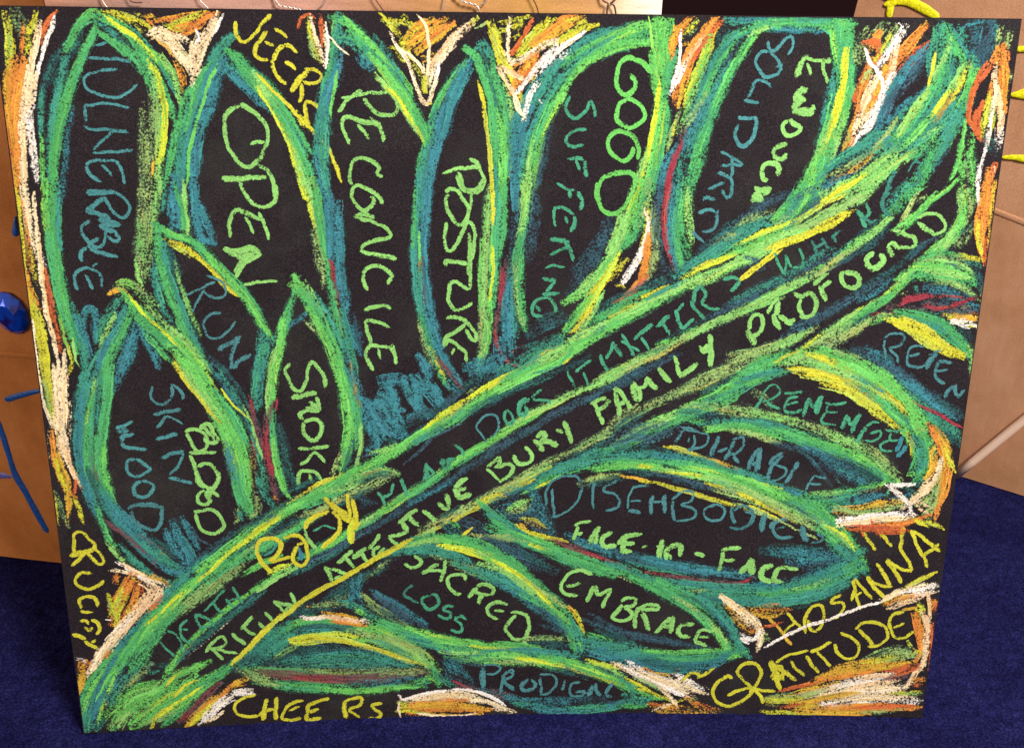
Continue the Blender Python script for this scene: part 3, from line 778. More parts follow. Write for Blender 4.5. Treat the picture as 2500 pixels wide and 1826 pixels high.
l 47 90 -666 615 -677 606 -684 590 -677 609
l 48 90 -717 561 -697 563 -675 566 -659 546 -655 524 -668 509 -688 507 -706 523 -714 557
@leaf|small leaf with the word SMOKE
g 59 80 -457 1092 -469 1054 -493 1007 -511 971
g 94 85 -476 1035 -488 999 -504 960 -514 923
t 83 70 -511 971 -524 937
b 59 55 -439 1021 -461 1004 -484 988
G 105 85 -478 1084 -463 1071 -449 1043
G 117 85 -462 1087 -443 1054 -423 1021
l 94 75 -442 1076 -430 1048 -412 1021
g 143 90 -448 1054 -428 1021 -409 982 -394 948 -379 902 -370 856
G 95 85 -439 1021 -419 987 -404 953 -390 908 -381 856
t 71 70 -421 1054 -407 1026 -387 987 -372 936
L 47 60 -448 999 -435 985 -425 973
G 95 90 -493 1007 -501 965 -509 923 -522 880 -530 837
l 71 80 -513 937 -527 895 -535 852
t 119 85 -544 966 -546 923 -557 881 -565 838
t 71 70 -528 960 -539 909 -550 866
t 119 85 -554 894 -559 851 -562 807
G 96 90 -521 893 -526 850 -531 813
l 72 80 -527 879 -536 830 -539 783
g 85 80 -532 807 -532 748 -530 703 -521 657 -510 611
G 74 90 -531 733 -530 688 -525 645 -513 608 -505 595
T 98 60 -520 771 -514 732 -508 687 -502 644 -487 613
G 147 95 -377 892 -370 849 -364 805 -363 760 -370 715 -377 685
g 110 90 -358 877 -349 834 -345 790 -344 745 -348 709
G 123 90 -357 775 -364 730 -371 691 -383 661
l 56 80 -338 760 -339 721 -346 684 -355 660
L 62 70 -382 697 -394 673 -404 643
g 99 80 -370 709 -377 670
T 74 70 -358 730 -365 691 -378 654
n 61 70 -348 869 -344 828 -334 792
k 36 70 -357 906 -350 869 -346 834
r 48 85 -577 831 -573 807 -569 778
m 85 60 -572 778 -569 733 -567 688
n 98 50 -582 713 -580 658 -580 612
r 73 75 -574 742 -570 718 -567 688
m 61 60 -578 807 -567 763 -559 718 -551 673 -542 627
r 73 90 -543 763 -548 724 -544 688 -539 645
m 74 60 -542 639 -535 611 -531 583
m 72 60 -526 812 -539 783 -546 754
r 36 70 -517 827 -521 801
o 49 70 -539 596 -531 583
r 49 60 -577 606 -573 584
t 61 60 -581 763 -570 718 -560 664 -549 615
l 36 70 -591 813 -578 772 -567 724 -558 688
t 99 70 -569 643 -561 603 -545 578
L 86 60 -578 597 -575 560 -587 547
@+lettering|SMOKE in bright lime chalk
l 44 85 -485 906 -497 889 -490 866 -478 845 -464 845 -452 865 -448 894 -439 908 -426 894 -413 871 -412 850
l 44 85 -414 849 -411 869 -423 892
l 63 90 -487 827 -459 832 -431 838
l 52 85 -432 829 -428 799 -455 797 -470 788 -462 776
l 63 85 -449 817 -428 799 -458 803
l 53 90 -462 770 -440 776 -424 767 -427 743 -442 728 -458 734 -466 753 -462 770
l 48 85 -479 708 -449 707 -409 713
l 43 85 -419 673 -433 689 -443 698 -461 680 -476 668
l 48 85 -479 613 -483 638 -474 653 -454 653 -438 646 -430 631
l 48 85 -457 647 -450 625
@leaf|leaf with the words GOOD and SUFFERING
t 101 70 192 1600 167 1590 147 1580
t 101 85 264 1591 228 1596 197 1591 162 1581 127 1566 97 1541 67 1512 47 1482 32 1447
b 137 80 82 1531 52 1502 27 1462 6 1422 -4 1381 -3 1343
w 102 55 97 1551 72 1531 52 1507 37 1477
t 125 90 77 1526 57 1497 37 1462 17 1427 2 1386
b 115 90 27 1437 12 1402 2 1361 -3 1317 0 1278
g 112 85 279 1601 238 1593 203 1586 168 1571 132 1551 102 1531
g 135 90 275 1577 239 1577 203 1569 173 1557 143 1542 123 1522
G 101 85 283 1608 253 1603 223 1593 193 1578 163 1561 138 1544
G 68 85 275 1572 234 1572 199 1562 163 1547 138 1532 118 1512 98 1492
t 56 70 190 1581 158 1561 128 1541 103 1517 78 1487
t 102 80 108 1522 83 1492 63 1457 43 1420 33 1382
g 68 85 116 1512 93 1482 73 1447 59 1412 49 1377
G 80 80 108 1497 89 1462 69 1427 54 1392 44 1356 34 1317
B 115 40 65 1457 43 1412 28 1369 18 1330
g 92 80 78 1482 58 1442 43 1402 33 1361 23 1317 19 1278
l 58 80 36 1382 28 1343 24 1304 19 1265
G 93 75 54 1377 44 1341 39 1305 35 1265
t 57 75 93 1507 63 1467 43 1427 23 1381 13 1335 8 1291
B 81 40 69 1407 55 1343 45 1278
b 105 85 3 1303 0 1264 3 1224
B 141 55 34 1290 38 1238 31 1185 29 1144
B 106 45 8 1264 4 1211 -4 1157
l 70 85 18 1303 16 1251 12 1198 4 1157
g 83 85 26 1290 22 1238 15 1184 4 1130 2 1075 11 1020 20 986
l 70 75 29 1316 24 1251 15 1190
g 96 80 15 1144 10 1089 14 1034 23 986
L 72 60 4 1130 0 1089 3 1034 17 997
t 84 70 -12 1130 -11 1075 -5 1006 6 969
b 145 85 -17 1089 -16 1034 -13 977 -7 934
m 72 45 -17 1130 -22 1089 -25 1062
r 60 85 -25 1108 -28 1070 -30 1036
m 61 70 -30 1034 -38 997 -41 963 -32 934
r 43 90 -41 969 -35 940 -24 917 -10 903
r 37 85 -10 903 7 897 24 894
b 159 85 -27 963 -32 920 -37 877
m 49 60 7 934 29 943
O 49 50 -10 926 12 934
T 97 55 45 986 66 1003 99 1014
L 72 60 99 1037 115 1042 131 1053
T 73 60 34 963 75 986 116 1003
B 167 50 197 1207 187 1172 167 1136 146 1109
B 144 50 182 1158 162 1125 141 1092 125 1070
B 95 45 130 1114 161 1144 182 1180 208 1201
G 112 90 285 1615 299 1606 310 1592
G 158 95 281 1606 285 1577 292 1546 296 1514 300 1484
G 136 90 304 1601 301 1572 302 1543 304 1509
G 102 90 274 1548 278 1521 284 1494 288 1464
g 114 90 317 1548 309 1521 305 1489 302 1459
g 79 85 304 1611 315 1587
G 81 90 290 1484 289 1447 286 1409 282 1378 276 1345
g 104 90 306 1469 306 1434 302 1396 299 1363 299 1319
G 93 90 296 1464 293 1422 290 1378 284 1337 278 1301 264 1259
g 93 85 297 1358 293 1319 290 1280
Y 58 98 289 1494 289 1459 285 1429 281 1396 275 1363 266 1327 258 1290 249 1253
Y 58 85 283 1414 277 1371 269 1332
l 70 80 270 1358 261 1321 247 1285 238 1253
Y 47 90 267 1313 258 1281 243 1249 234 1217
G 119 90 263 1292 254 1252 240 1212 220 1172 200 1131 179 1098 158 1076
g 106 85 281 1305 275 1260 266 1218 252 1185 231 1158
L 94 60 279 1292 276 1250 264 1212
l 107 80 234 1225 219 1185 205 1145 189 1114
l 71 80 228 1239 214 1191 199 1158
G 108 85 200 1125 174 1087 147 1062 115 1042
l 108 75 179 1109 155 1076 131 1048
y 109 90 211 1120 196 1092 175 1065 159 1037 138 1003
Y 84 90 221 1142 206 1109 185 1076 170 1042 160 1014
y 61 90 170 1031 155 1006 139 986 122 972
G 85 85 164 1053 143 1025 122 991 101 957
l 61 80 191 1059 176 1025 160 997 145 974
y 61 80 165 1020 155 991
@+lettering|SUFFERING in dim green chalk
e 39 80 109 1468 102 1448 108 1430 123 1423 141 1438 151 1458 159 1443 160 1426
e 40 80 145 1403 121 1400 106 1387 106 1372 120 1367 141 1370
e 40 80 107 1344 126 1344 142 1341
e 45 80 142 1341 145 1326 148 1305
e 40 80 123 1341 129 1328 134 1318
e 35 80 85 1293 103 1283 125 1278
e 46 80 128 1275 139 1259 139 1244 137 1236
e 40 80 114 1278 117 1262
e 36 80 87 1203 81 1222 83 1241 96 1243 110 1236 124 1228
e 46 80 124 1225 127 1212 119 1190
e 36 80 105 1225 111 1209
e 51 80 74 1174 95 1174 117 1171
e 41 80 75 1141 96 1152 115 1158 121 1144 126 1128
e 41 80 104 1169 117 1158
e 31 80 64 1114 80 1120 97 1117 108 1114
e 47 80 59 1092 76 1089 87 1087
e 41 80 89 1089 79 1075 68 1062
e 42 80 60 1056 79 1059 98 1059
e 42 80 61 1008 44 1011 39 1028 49 1045 66 1050 79 1045 88 1028 88 1014
e 42 80 44 1031 58 1020
@+lettering|GOOD in bright green chalk
G 54 92 229 1511 240 1496 236 1476 220 1471 207 1483 203 1508 208 1533 223 1542 243 1538 262 1528 275 1514
G 50 92 226 1464 211 1454 206 1431 215 1413 236 1406 254 1416 264 1431 253 1451 239 1461 223 1464
G 50 92 255 1342 254 1363 245 1383 226 1398 205 1398 193 1385 191 1365 205 1347 223 1339 239 1350 243 1368
G 56 90 177 1298 188 1308 209 1313 232 1316 249 1308 252 1285
G 46 90 183 1303 173 1284 174 1253
G 51 92 172 1296 170 1270 179 1244 196 1231 217 1233 233 1249 245 1276 251 1307
@background_scribble|yellow, orange and white wedge between POSTURE and GOOD tips
y 67 90 -56 1602 -46 1578 -38 1549 -33 1525
y 78 95 -51 1602 -41 1569 -31 1545 -20 1525 -10 1501 1 1477
y 89 90 -46 1597 -31 1569
y 67 70 -31 1607 -6 1612 19 1617
y 89 65 -36 1593 -6 1598 14 1608
c 43 90 -16 1614 -18 1583 -18 1554 -15 1535
F y 67 70 60 76 -11 1607 24 1603 15 1555 -5 1545
O 56 90 29 1610 15 1584 0 1560 -13 1542
y 101 85 57 1610 35 1584 15 1560 2 1545
y 89 85 70 1608 50 1589 30 1565
o 100 90 107 1623 85 1608 60 1589 35 1570
k 78 85 125 1618 95 1599 65 1579 35 1565
y 78 90 154 1604 126 1595 96 1580 71 1565
y 67 85 138 1614 116 1604
y 67 70 90 1613 125 1614
y 56 80 126 1595 106 1575 86 1560
c 78 95 -21 1545 -10 1530 15 1540 45 1560 76 1575
F o 90 90 60 64 0 1530 56 1555 51 1526 21 1492 -5 1472 -10 1501
F k 68 80 60 77 10 1531 51 1550 46 1516 16 1487
p 57 90 -31 1520 -10 1511 16 1499
c 48 95 -38 1520 -20 1496 -4 1467 6 1442 17 1427
y 91 70 6 1477 11 1452
L 68 60 11 1467 14 1447
w 57 100 76 1565 56 1541 36 1516 16 1491 1 1472
w 90 85 91 1565 66 1541 46 1516
w 57 100 131 1590 101 1570 71 1546 46 1521
w 58 90 42 1492 26 1467 19 1437 14 1422
c 39 90 -5 1476 1 1447 17 1422
w 29 95 42 1462 53 1452
@background_scribble|small yellow, white and orange flame between GOOD and SOLIDARITY
y 107 85 276 1239 283 1207 279 1169 270 1137
L 107 70 292 1244 297 1199 292 1145 288 1098
c 50 100 273 1244 282 1218 284 1191
w 61 100 283 1207 279 1180 267 1147 252 1115 240 1087
w 84 100 272 1158 255 1120 234 1087
w 51 100 245 1098 229 1076
y 108 70 243 1136 222 1114 207 1087
y 97 60 218 1081 240 1070
n 72 70 292 1145 288 1109 273 1082
o 96 95 284 1180 281 1145 277 1109 268 1076
o 85 95 272 1098 257 1070 239 1048 222 1042
O 60 90 283 1093 257 1059 236 1042
@background_scribble|yellow, orange and white strokes between GOOD and SOLIDARITY tips
o 90 90 344 1616 325 1597 316 1577 312 1548
k 90 90 319 1606 313 1577 309 1553
y 79 75 365 1614 345 1597 331 1582
L 56 60 341 1587 360 1602
o 125 90 395 1617 377 1588 358 1563 344 1529 336 1499 327 1465
O 79 90 408 1612 382 1578 359 1544
y 56 75 406 1602 397 1588
k 56 70 332 1568 352 1573
w 34 100 328 1594 329 1568 328 1539 327 1509
w 58 100 329 1534 322 1509 316 1484
p 58 90 372 1583 353 1554 335 1519
w 80 95 339 1529 325 1499 316 1479
y 91 90 393 1578 380 1539 361 1505 348 1470
Y 91 80 386 1568 366 1519 347 1480
k 46 90 341 1504 337 1480 333 1455 331 1445
y 57 80 357 1485 344 1450
L 58 70 334 1440 328 1414 319 1389 315 1363
y 35 60 327 1419 324 1389
G 91 55 387 1583 380 1534 363 1485 350 1440 336 1414
@leaf|leaf with the words SOLIDARITY and ENOUGH
b 90 60 426 1619 456 1622 487 1620 523 1618
T 102 60 422 1603 408 1583 404 1564
t 102 85 483 1603 453 1593 429 1579 410 1554 396 1530
b 114 75 425 1564 406 1535 387 1505 379 1475 365 1445
t 103 85 405 1549 392 1515 379 1480 365 1445 352 1409
B 114 60 440 1564 422 1530 409 1495 391 1455
t 127 85 423 1520 405 1480 387 1435 373 1397 360 1363
g 68 80 439 1574 411 1535 393 1495 380 1455
b 93 70 385 1460 367 1415 349 1374 329 1337
L 81 50 384 1470 361 1430 336 1399
l 57 50 372 1500 359 1460 345 1430
g 92 85 472 1584 451 1550 433 1515 420 1480 407 1445 394 1400 387 1353 379 1307
g 57 90 479 1589 466 1564 448 1530
G 45 80 489 1594 470 1574 452 1540
t 116 90 402 1435 389 1397 376 1358 368 1320 365 1280
g 105 85 394 1410 381 1364 373 1322 370 1280
b 105 70 328 1363 314 1332 305 1293 305 1259
m 81 60 347 1397 339 1363 335 1338
r 64 95 341 1374 332 1343 323 1311 319 1280 316 1248
b 94 60 340 1332 335 1293 334 1254
t 94 60 345 1345 342 1301 342 1254
B 95 55 300 1292 299 1252 299 1212 307 1159 315 1115
r 65 95 324 1297 318 1266 314 1229 319 1191 326 1159 336 1131
r 48 70 333 1142 339 1120
b 95 80 335 1292 332 1253 329 1213 334 1172 344 1131 354 1098
t 107 85 345 1292 343 1245 340 1202 345 1159 358 1121
g 106 85 359 1292 356 1253 353 1218 354 1191
l 83 75 362 1279 365 1240 370 1199 375 1164
g 96 75 354 1186 367 1159 376 1137
g 84 80 343 1197 351 1145 365 1098
m 72 60 339 1126 348 1104 360 1093
B 96 50 314 1126 332 1098
L 72 60 301 1169 303 1137 299 1115
t 135 85 431 1617 471 1618 518 1613 569 1616
b 101 70 440 1622 476 1622 512 1618
b 102 80 493 1608 534 1604 575 1604 611 1609
g 113 90 458 1598 488 1608 523 1613 564 1614 605 1614 646 1617
l 56 70 469 1589 488 1599 508 1604
g 102 90 611 1607 637 1600 657 1605 672 1610
G 102 85 630 1617 657 1610 675 1586
t 79 80 568 1621 599 1621 630 1624
T 34 80 440 1624 542 1626 666 1624
b 90 70 597 1595 617 1597
g 159 95 640 1619 649 1591 657 1557 664 1517 666 1478
g 137 95 667 1615 671 1576 675 1537 677 1498 673 1458 667 1417
G 68 80 635 1600 640 1571 648 1542
t 104 80 646 1512 645 1477 640 1442 638 1412 631 1373
g 140 90 657 1462 652 1427 643 1391 636 1355 623 1319
G 116 90 675 1488 674 1448 667 1412 655 1376 643 1340
l 93 80 676 1432 668 1402 661 1371 653 1340 646 1309
g 69 80 683 1537 683 1508 689 1483 679 1453
Y 81 100 665 1557 666 1522 665 1488 660 1452 653 1417 644 1381 636 1350
l 105 85 651 1417 641 1381 629 1340 617 1303
G 141 90 635 1360 623 1324 610 1293 597 1261
g 141 90 651 1366 644 1329 631 1293 618 1261
G 94 85 618 1321 600 1287 576 1255
G 142 85 624 1310 612 1273 594 1236 569 1209
g 142 85 604 1294 586 1257 562 1225 543 1203
G 106 80 637 1294 629 1257 610 1230
t 107 70 602 1268 583 1236 559 1203
L 71 55 583 1236 558 1214 543 1192
G 59 70 571 1252 552 1225 537 1209
t 71 60 632 1284 620 1241 596 1214
@+lettering|SOLIDARITY in dull teal chalk
d 35 80 549 1551 558 1568 554 1585 541 1582 532 1570 520 1560 509 1565 505 1579
d 37 80 512 1558 494 1557 485 1543 492 1523 506 1508 524 1511 536 1524 529 1541 512 1558
d 32 80 525 1526 540 1533
d 38 80 523 1489 507 1499 489 1501 482 1488 473 1468
d 45 80 466 1463 481 1461 497 1456
d 45 80 455 1428 476 1426 494 1428 494 1403 485 1380 473 1370 459 1375
d 40 80 459 1415 453 1395 459 1377 470 1369
d 35 80 426 1361 445 1351 471 1333 449 1333 428 1328
d 40 80 451 1351 452 1328 451 1307
d 41 80 421 1315 443 1310 455 1297 454 1276 446 1265 434 1281
d 36 80 405 1281 423 1291 439 1297
d 51 80 396 1258 403 1266 422 1261
d 46 80 387 1232 405 1240 422 1235
D 41 80 427 1240 426 1213 419 1197 397 1192
D 36 80 376 1194 390 1181 404 1170
@+lettering|ENOUGH in bright lime chalk
l 69 85 571 1507 575 1526 581 1546 591 1549
l 39 85 586 1546 612 1541 638 1539
l 39 80 589 1536 600 1512
l 39 85 622 1546 625 1522 635 1497
l 69 85 632 1547 633 1537
l 89 90 573 1457 577 1477 597 1487
l 80 90 580 1469 575 1444 606 1442 610 1455
l 60 90 588 1472 576 1452 577 1442 607 1437 612 1442
l 60 85 572 1477 594 1462
l 50 90 561 1424 551 1411 558 1396 571 1393 584 1399 588 1409 574 1416 561 1424
l 55 90 565 1375 547 1373 537 1362 541 1349 557 1347 564 1357
l 56 90 549 1310 551 1326 537 1336 521 1334 514 1318 521 1302 529 1305
l 61 90 501 1287 514 1281 533 1284 521 1271
l 61 90 500 1263 510 1273 522 1255
l 71 90 499 1272 511 1262 522 1256
l 61 90 509 1278 525 1283
l 51 90 506 1256 497 1262
@background_scribble|orange, cream and yellow strokes in the gap left of the branch tip
L 79 50 523 1613 517 1618
F L 79 60 60 64 698 1606 744 1616 728 1572 700 1542 689 1552
L 80 50 693 1586 689 1547 706 1537
o 113 90 735 1601 722 1577 709 1557
O 80 90 707 1577 727 1577 735 1552 718 1523 710 1503
L 91 65 761 1601 748 1577 735 1552
L 79 60 780 1611 787 1597
y 45 70 756 1596 735 1557 722 1538
w 102 95 776 1602 764 1577 751 1553 738 1533
w 38 80 770 1611 788 1592
k 68 85 819 1612 808 1592 795 1577 781 1558
o 114 90 817 1602 799 1582 781 1558 764 1533
O 114 85 831 1573 812 1558 794 1538 780 1523
O 103 85 818 1558 795 1528 782 1509
m 57 60 801 1529 786 1518
o 138 95 772 1553 754 1523 737 1493 725 1463 712 1438
k 69 85 758 1538 741 1508 753 1488
o 103 90 716 1538 709 1508 702 1478 700 1453
O 69 85 702 1483 693 1468 705 1453
L 69 70 727 1533 705 1498
c 92 90 740 1513 727 1488 715 1458 710 1428
p 91 90 770 1563 764 1528 757 1498
p 81 85 730 1508 718 1473 711 1443
F k 81 80 55 79 751 1508 764 1488 743 1443 720 1412 713 1428
c 104 95 736 1453 723 1428 716 1402
w 81 95 766 1513 754 1483 742 1453 733 1433
w 93 100 756 1468 743 1438 730 1413 716 1397
w 39 100 706 1562 716 1542 734 1523 746 1503 752 1473
w 30 100 716 1402 707 1387 698 1371
w 93 95 735 1423 721 1402 710 1387
o 93 85 705 1453 700 1422 696 1392 693 1366
k 70 75 698 1422 690 1392 683 1366
c 81 80 707 1433 703 1402 699 1382
L 81 60 689 1402 682 1371
w 30 90 713 1382 730 1372
O 35 80 694 1361 699 1358
@leaf|dark slate blue leaf beside the branch tip
B 114 85 833 1563 815 1538 797 1514 784 1494
b 80 80 827 1568 804 1543 786 1518 769 1489 757 1458
b 104 85 791 1519 774 1489 762 1458 752 1428 748 1397
B 104 85 775 1484 763 1448 754 1413 747 1382
b 81 80 749 1433 748 1397 748 1372
B 69 70 834 1553 817 1519 799 1499 786 1474
b 69 75 846 1499 823 1474 799 1454 775 1433 761 1418
t 69 60 837 1484 810 1454 787 1428 769 1403
t 81 60 769 1403 782 1423 806 1444
c 20 35 725 1366 751 1372 772 1375
@leaf|green and dark teal leaf above the frayed branch tip
b 90 60 894 1603 914 1613 934 1618 953 1623
B 113 55 958 1627 962 1599 962 1564 950 1535
b 91 60 930 1608 929 1579 928 1549 947 1525
B 102 55 949 1618 949 1579 939 1540 932 1515
T 91 50 915 1564 930 1535 938 1510
b 45 60 962 1632 965 1599 967 1564
B 102 50 922 1588 942 1559 924 1540
t 102 85 853 1607 846 1583 844 1558 841 1539
g 102 80 864 1602 877 1578 895 1559 913 1539
t 91 80 879 1603 898 1578 917 1554
t 79 60 883 1607 900 1598 913 1579
g 80 80 869 1598 888 1573 906 1554
G 57 70 876 1588 865 1554 853 1524
e 183 80 860 1588 866 1544 867 1499 862 1459
g 103 75 869 1564 869 1519 865 1474
e 160 75 886 1554 886 1514 881 1475
b 91 60 892 1544 890 1524 907 1510
t 114 70 842 1573 841 1539 851 1504
g 80 75 902 1544 920 1530 929 1540
l 57 80 876 1583 870 1554 858 1529 851 1499 849 1474
y 40 90 849 1558 847 1534 845 1504 843 1479
l 46 80 862 1539 849 1514
@background_scribble|dark teal scrawl filling the gap under RECONCILE and POSTURE
b 96 60 -354 993 -347 964 -340 930
B 84 40 -343 1006 -336 964 -329 930
b 121 55 -363 906 -348 863 -333 828
b 134 85 -298 857 -276 862 -249 862 -238 844
b 147 85 -299 839 -277 827 -261 803 -239 791
b 147 88 -333 822 -317 804 -301 774 -285 750 -263 738
b 148 85 -322 804 -294 810 -273 786 -257 756 -246 744
b 136 88 -328 786 -313 750 -302 720 -314 708
b 123 85 -277 851 -261 821 -267 798 -251 774
b 111 85 -238 850 -222 821 -211 791 -228 779
b 147 88 -215 862 -193 844 -171 820 -155 797
b 135 85 -215 850 -211 809 -194 785 -172 779
b 123 85 -193 867 -171 838 -155 808
b 124 80 -313 732 -303 708 -309 684
b 111 80 -323 774 -319 744
b 111 75 -296 744 -280 726
b 134 88 -214 924 -198 906 -187 877 -193 854
b 146 85 -298 861 -276 866 -254 866 -232 854
b 122 85 -215 878 -193 860 -171 842
b 147 80 -54 923 -48 900 -71 883 -98 871
b 110 80 -98 906 -76 912
b 122 85 -98 894 -71 900 -48 911 -37 877
b 86 80 -149 861 -132 844 -115 832
b 135 70 -98 884 -65 884 -43 896
B 86 60 -166 791 -138 820 -110 844
T 99 50 -245 756 -211 779 -177 791 -143 808
B 62 50 -234 767 -205 785 -183 797
T 111 50 -115 844 -82 861 -48 884
T 74 60 -280 726 -258 714 -286 708
T 110 60 -49 871 7 900 62 929 112 957
t 98 65 -37 877 18 911 73 946 117 974
T 97 60 116 991 133 1008
F T 109 60 25 110 171 1025 219 1048 284 1070 337 1109 365 1093 279 1059 220 1031 182 1014
m 37 50 12 917 34 934
B 61 40 28 969 72 991 110 1008
@stem|broad green stem crossing the board from lower left to upper right
t 150 60 -717 386 -674 423 -632 460 -589 497 -548 528 -512 558
T 124 60 -731 419 -689 450 -653 480 -616 517
B 87 50 -724 438 -682 468 -646 499
t 175 75 -1015 0 -997 69 -973 129 -939 187 -901 232 -856 282
b 175 75 -995 34 -971 94 -944 140 -916 193 -882 251 -849 295
t 150 80 -1020 8 -1000 89 -984 136
g 75 80 -1013 77 -1004 110 -983 150 -950 188 -913 219
G 62 80 -1016 53 -992 109 -945 181
b 150 80 -980 67 -944 133 -923 179 -896 225
t 114 70 -992 6 -972 32 -954 38
c 26 50 -931 214 -898 258 -854 302 -817 333 -793 352 -786 371 -802 378
w 21 50 -854 302 -817 340 -790 358 -786 371 -799 378
T 74 70 -811 346 -781 364 -756 389
t 112 80 -860 296 -836 321 -805 346 -774 377 -737 414 -701 445
g 150 90 -924 166 -897 212 -864 256 -826 301 -783 338 -740 375 -704 406 -667 437 -632 461
g 112 85 -951 127 -917 179 -877 237 -838 288 -801 326
G 125 90 -860 243 -833 281 -802 313 -765 350 -728 388
l 125 65 -793 293 -761 324 -731 349 -700 374 -670 399 -640 423
L 125 60 -774 305 -738 336 -701 361 -665 392 -635 417 -604 448
g 125 75 -830 261 -798 293 -768 318
g 150 80 -882 190 -856 223 -831 248 -811 274
g 126 70 -904 138 -878 170 -845 215
t 75 70 -893 251 -855 289
G 31 90 -978 88 -949 141 -923 173
G 63 70 -978 32 -953 100 -925 159
Y 44 90 -808 313 -777 344 -753 363
y 50 80 -845 282 -820 307
Y 50 90 -722 388 -692 412 -661 443 -625 474
t 151 70 -931 98 -905 131 -880 150 -855 169
T 113 60 -874 149 -855 169 -848 182
L 88 60 -918 111 -892 137 -868 156 -849 175
G 126 80 -958 52 -926 84 -895 110 -859 121 -824 126
l 152 80 -944 23 -912 55 -874 88 -837 113 -801 131
G 153 85 -930 43 -887 75 -845 93 -795 124
G 141 85 -897 27 -859 59 -822 84 -779 109 -754 135
l 127 80 -939 9 -919 35 -894 54
G 102 80 -825 119 -788 144 -758 156 -734 169 -718 175
G 77 80 -759 143 -740 162 -722 168
G 115 80 -861 38 -818 63 -775 88 -737 121 -700 146
g 129 80 -824 57 -775 81 -738 107 -701 133 -670 159
G 128 80 -893 12 -868 25 -826 43 -777 68 -739 93
g 103 70 -828 15 -791 40 -759 66
g 102 75 -952 -4 -939 16
t 75 60 -956 72 -938 85 -959 100
T 77 50 -884 47 -847 65
L 103 50 -880 18 -844 30 -814 42
y 51 85 -861 3 -850 30 -837 43 -812 63
Y 45 80 -838 36 -788 75 -738 107
y 38 85 -775 157 -800 138 -813 118
y 38 85 -748 128 -766 122 -785 103 -798 86
y 38 60 -969 60 -956 79
t 63 70 -851 155 -827 160
T 101 50 -832 167 -809 173 -822 146
G 102 75 -799 145 -757 163
G 124 85 -714 418 -672 449 -630 479 -594 510 -553 540 -512 571
Y 56 90 -685 424 -649 455 -613 482 -577 516 -542 540 -512 564
g 112 75 -699 392 -657 423 -621 447 -591 472
G 100 90 -608 482 -566 515 -525 546 -478 576 -431 606 -385 630 -338 660
Y 62 90 -614 479 -584 503 -554 525 -525 546
L 100 55 -610 453 -568 484 -527 502 -480 526 -445 550
T 100 50 -580 465 -533 502 -480 538 -433 569
g 100 80 -611 440 -563 471 -510 501 -468 532 -421 562
T 99 60 -606 510 -576 535 -541 553 -506 577
T 62 60 -516 602 -475 619 -441 637
T 87 70 -506 577 -477 588 -437 594
y 62 90 -453 613 -424 628 -396 636 -378 645
y 50 70 -506 577 -477 595 -448 610
G 124 90 -518 558 -466 582 -414 612 -361 642 -315 672 -263 708
g 125 85 -461 576 -408 599 -356 629 -304 659
l 100 75 -356 636 -316 647 -282 653 -265 646
L 113 70 -392 580 -352 598 -311 622 -276 640
l 100 70 -414 606 -374 617 -333 635
n 50 60 -339 641 -304 653
T 87 60 -339 629 -305 641 -282 647
T 100 60 -404 568 -364 586 -334 604
L 88 70 -479 545 -439 556 -398 581 -363 599
B 88 50 -352 586 -329 579 -341 567 -318 573
B 50 50 -299 635 -271 640
B 37 60 -354 685 -326 690 -303 696
T 62 60 -292 678 -247 701 -206 731
B 37 60 -245 665 -218 689 -184 725 -144 749 -110 766
B 37 50 -236 674 -201 707 -161 743
T 112 60 -263 702 -218 731 -172 761 -121 784
G 112 90 -304 672 -258 701 -212 731 -166 761 -121 790 -76 814
l 74 70 -314 696 -286 702 -263 714
t 75 60 -229 713 -178 743 -127 773
Y 62 90 -195 755 -166 779 -132 802 -104 820
L 74 70 -166 761 -127 790 -87 820
y 49 90 -138 790 -110 814
g 111 85 -144 761 -99 796 -54 826 -9 849 30 872
Y 74 92 -104 820 -76 837 -48 855 -15 872 19 890 41 907
G 86 85 -99 802 -59 831 -15 855 30 878 69 901
T 99 55 -110 778 -65 808 -14 837 41 866
L 49 60 -104 832 -82 849
T 111 60 -48 824 -4 847 47 865 97 888
T 74 50 108 888 141 899 163 917
y 74 92 -48 847 -15 871 24 894 62 923 96 940
G 123 90 -48 836 -4 859 46 888 96 911 145 946 200 980 254 1009
g 86 85 -21 865 29 894 85 923 128 957
t 98 75 13 894 57 923 95 946
T 85 60 18 934 56 952
l 110 85 63 911 112 934 151 957
G 134 90 129 940 178 969 227 997 275 1026 324 1054 366 1076 409 1099
l 85 90 227 1003 275 1028 324 1054 372 1079 414 1099
l 98 80 123 957 161 974 205 997
y 61 80 237 1025 204 1011 258 1037
g 97 80 172 997 209 1020 258 1048 301 1065
y 48 85 269 1048 301 1062 333 1076
t 60 80 291 1048 334 1071 366 1087
T 73 50 173 963 200 986
g 43 80 126 934 113 911 102 900
y 37 90 124 914 108 900
t 31 60 41 876 74 888 108 897
L 49 70 140 957 150 991 160 1008
t 37 70 134 957 150 969
t 144 85 359 1104 386 1121 417 1143 448 1165 479 1192 509 1214
t 120 75 359 1115 401 1137 437 1165 463 1186
B 60 40 384 1143 426 1175 467 1203 508 1235 543 1267
T 107 55 410 1165 441 1186 472 1213 503 1224
L 84 50 426 1170 452 1181 479 1192
L 59 50 514 1219 546 1230
Y 60 92 360 1093 392 1110 429 1126 466 1143 503 1160 534 1176 565 1193
l 96 80 366 1082 409 1099 452 1115 494 1138 536 1160
y 48 80 386 1115 423 1132
l 96 80 388 1076 426 1093 463 1116 505 1132 552 1160
B 36 50 511 1132 539 1116 502 1105
y 34 95 489 1088 513 1108 538 1127 569 1155
B 107 55 471 1213 512 1240 548 1262 569 1273
t 95 80 474 1176 500 1192 525 1214 542 1209
t 95 70 483 1197 509 1214 535 1225
L 83 50 472 1208 503 1224 540 1235
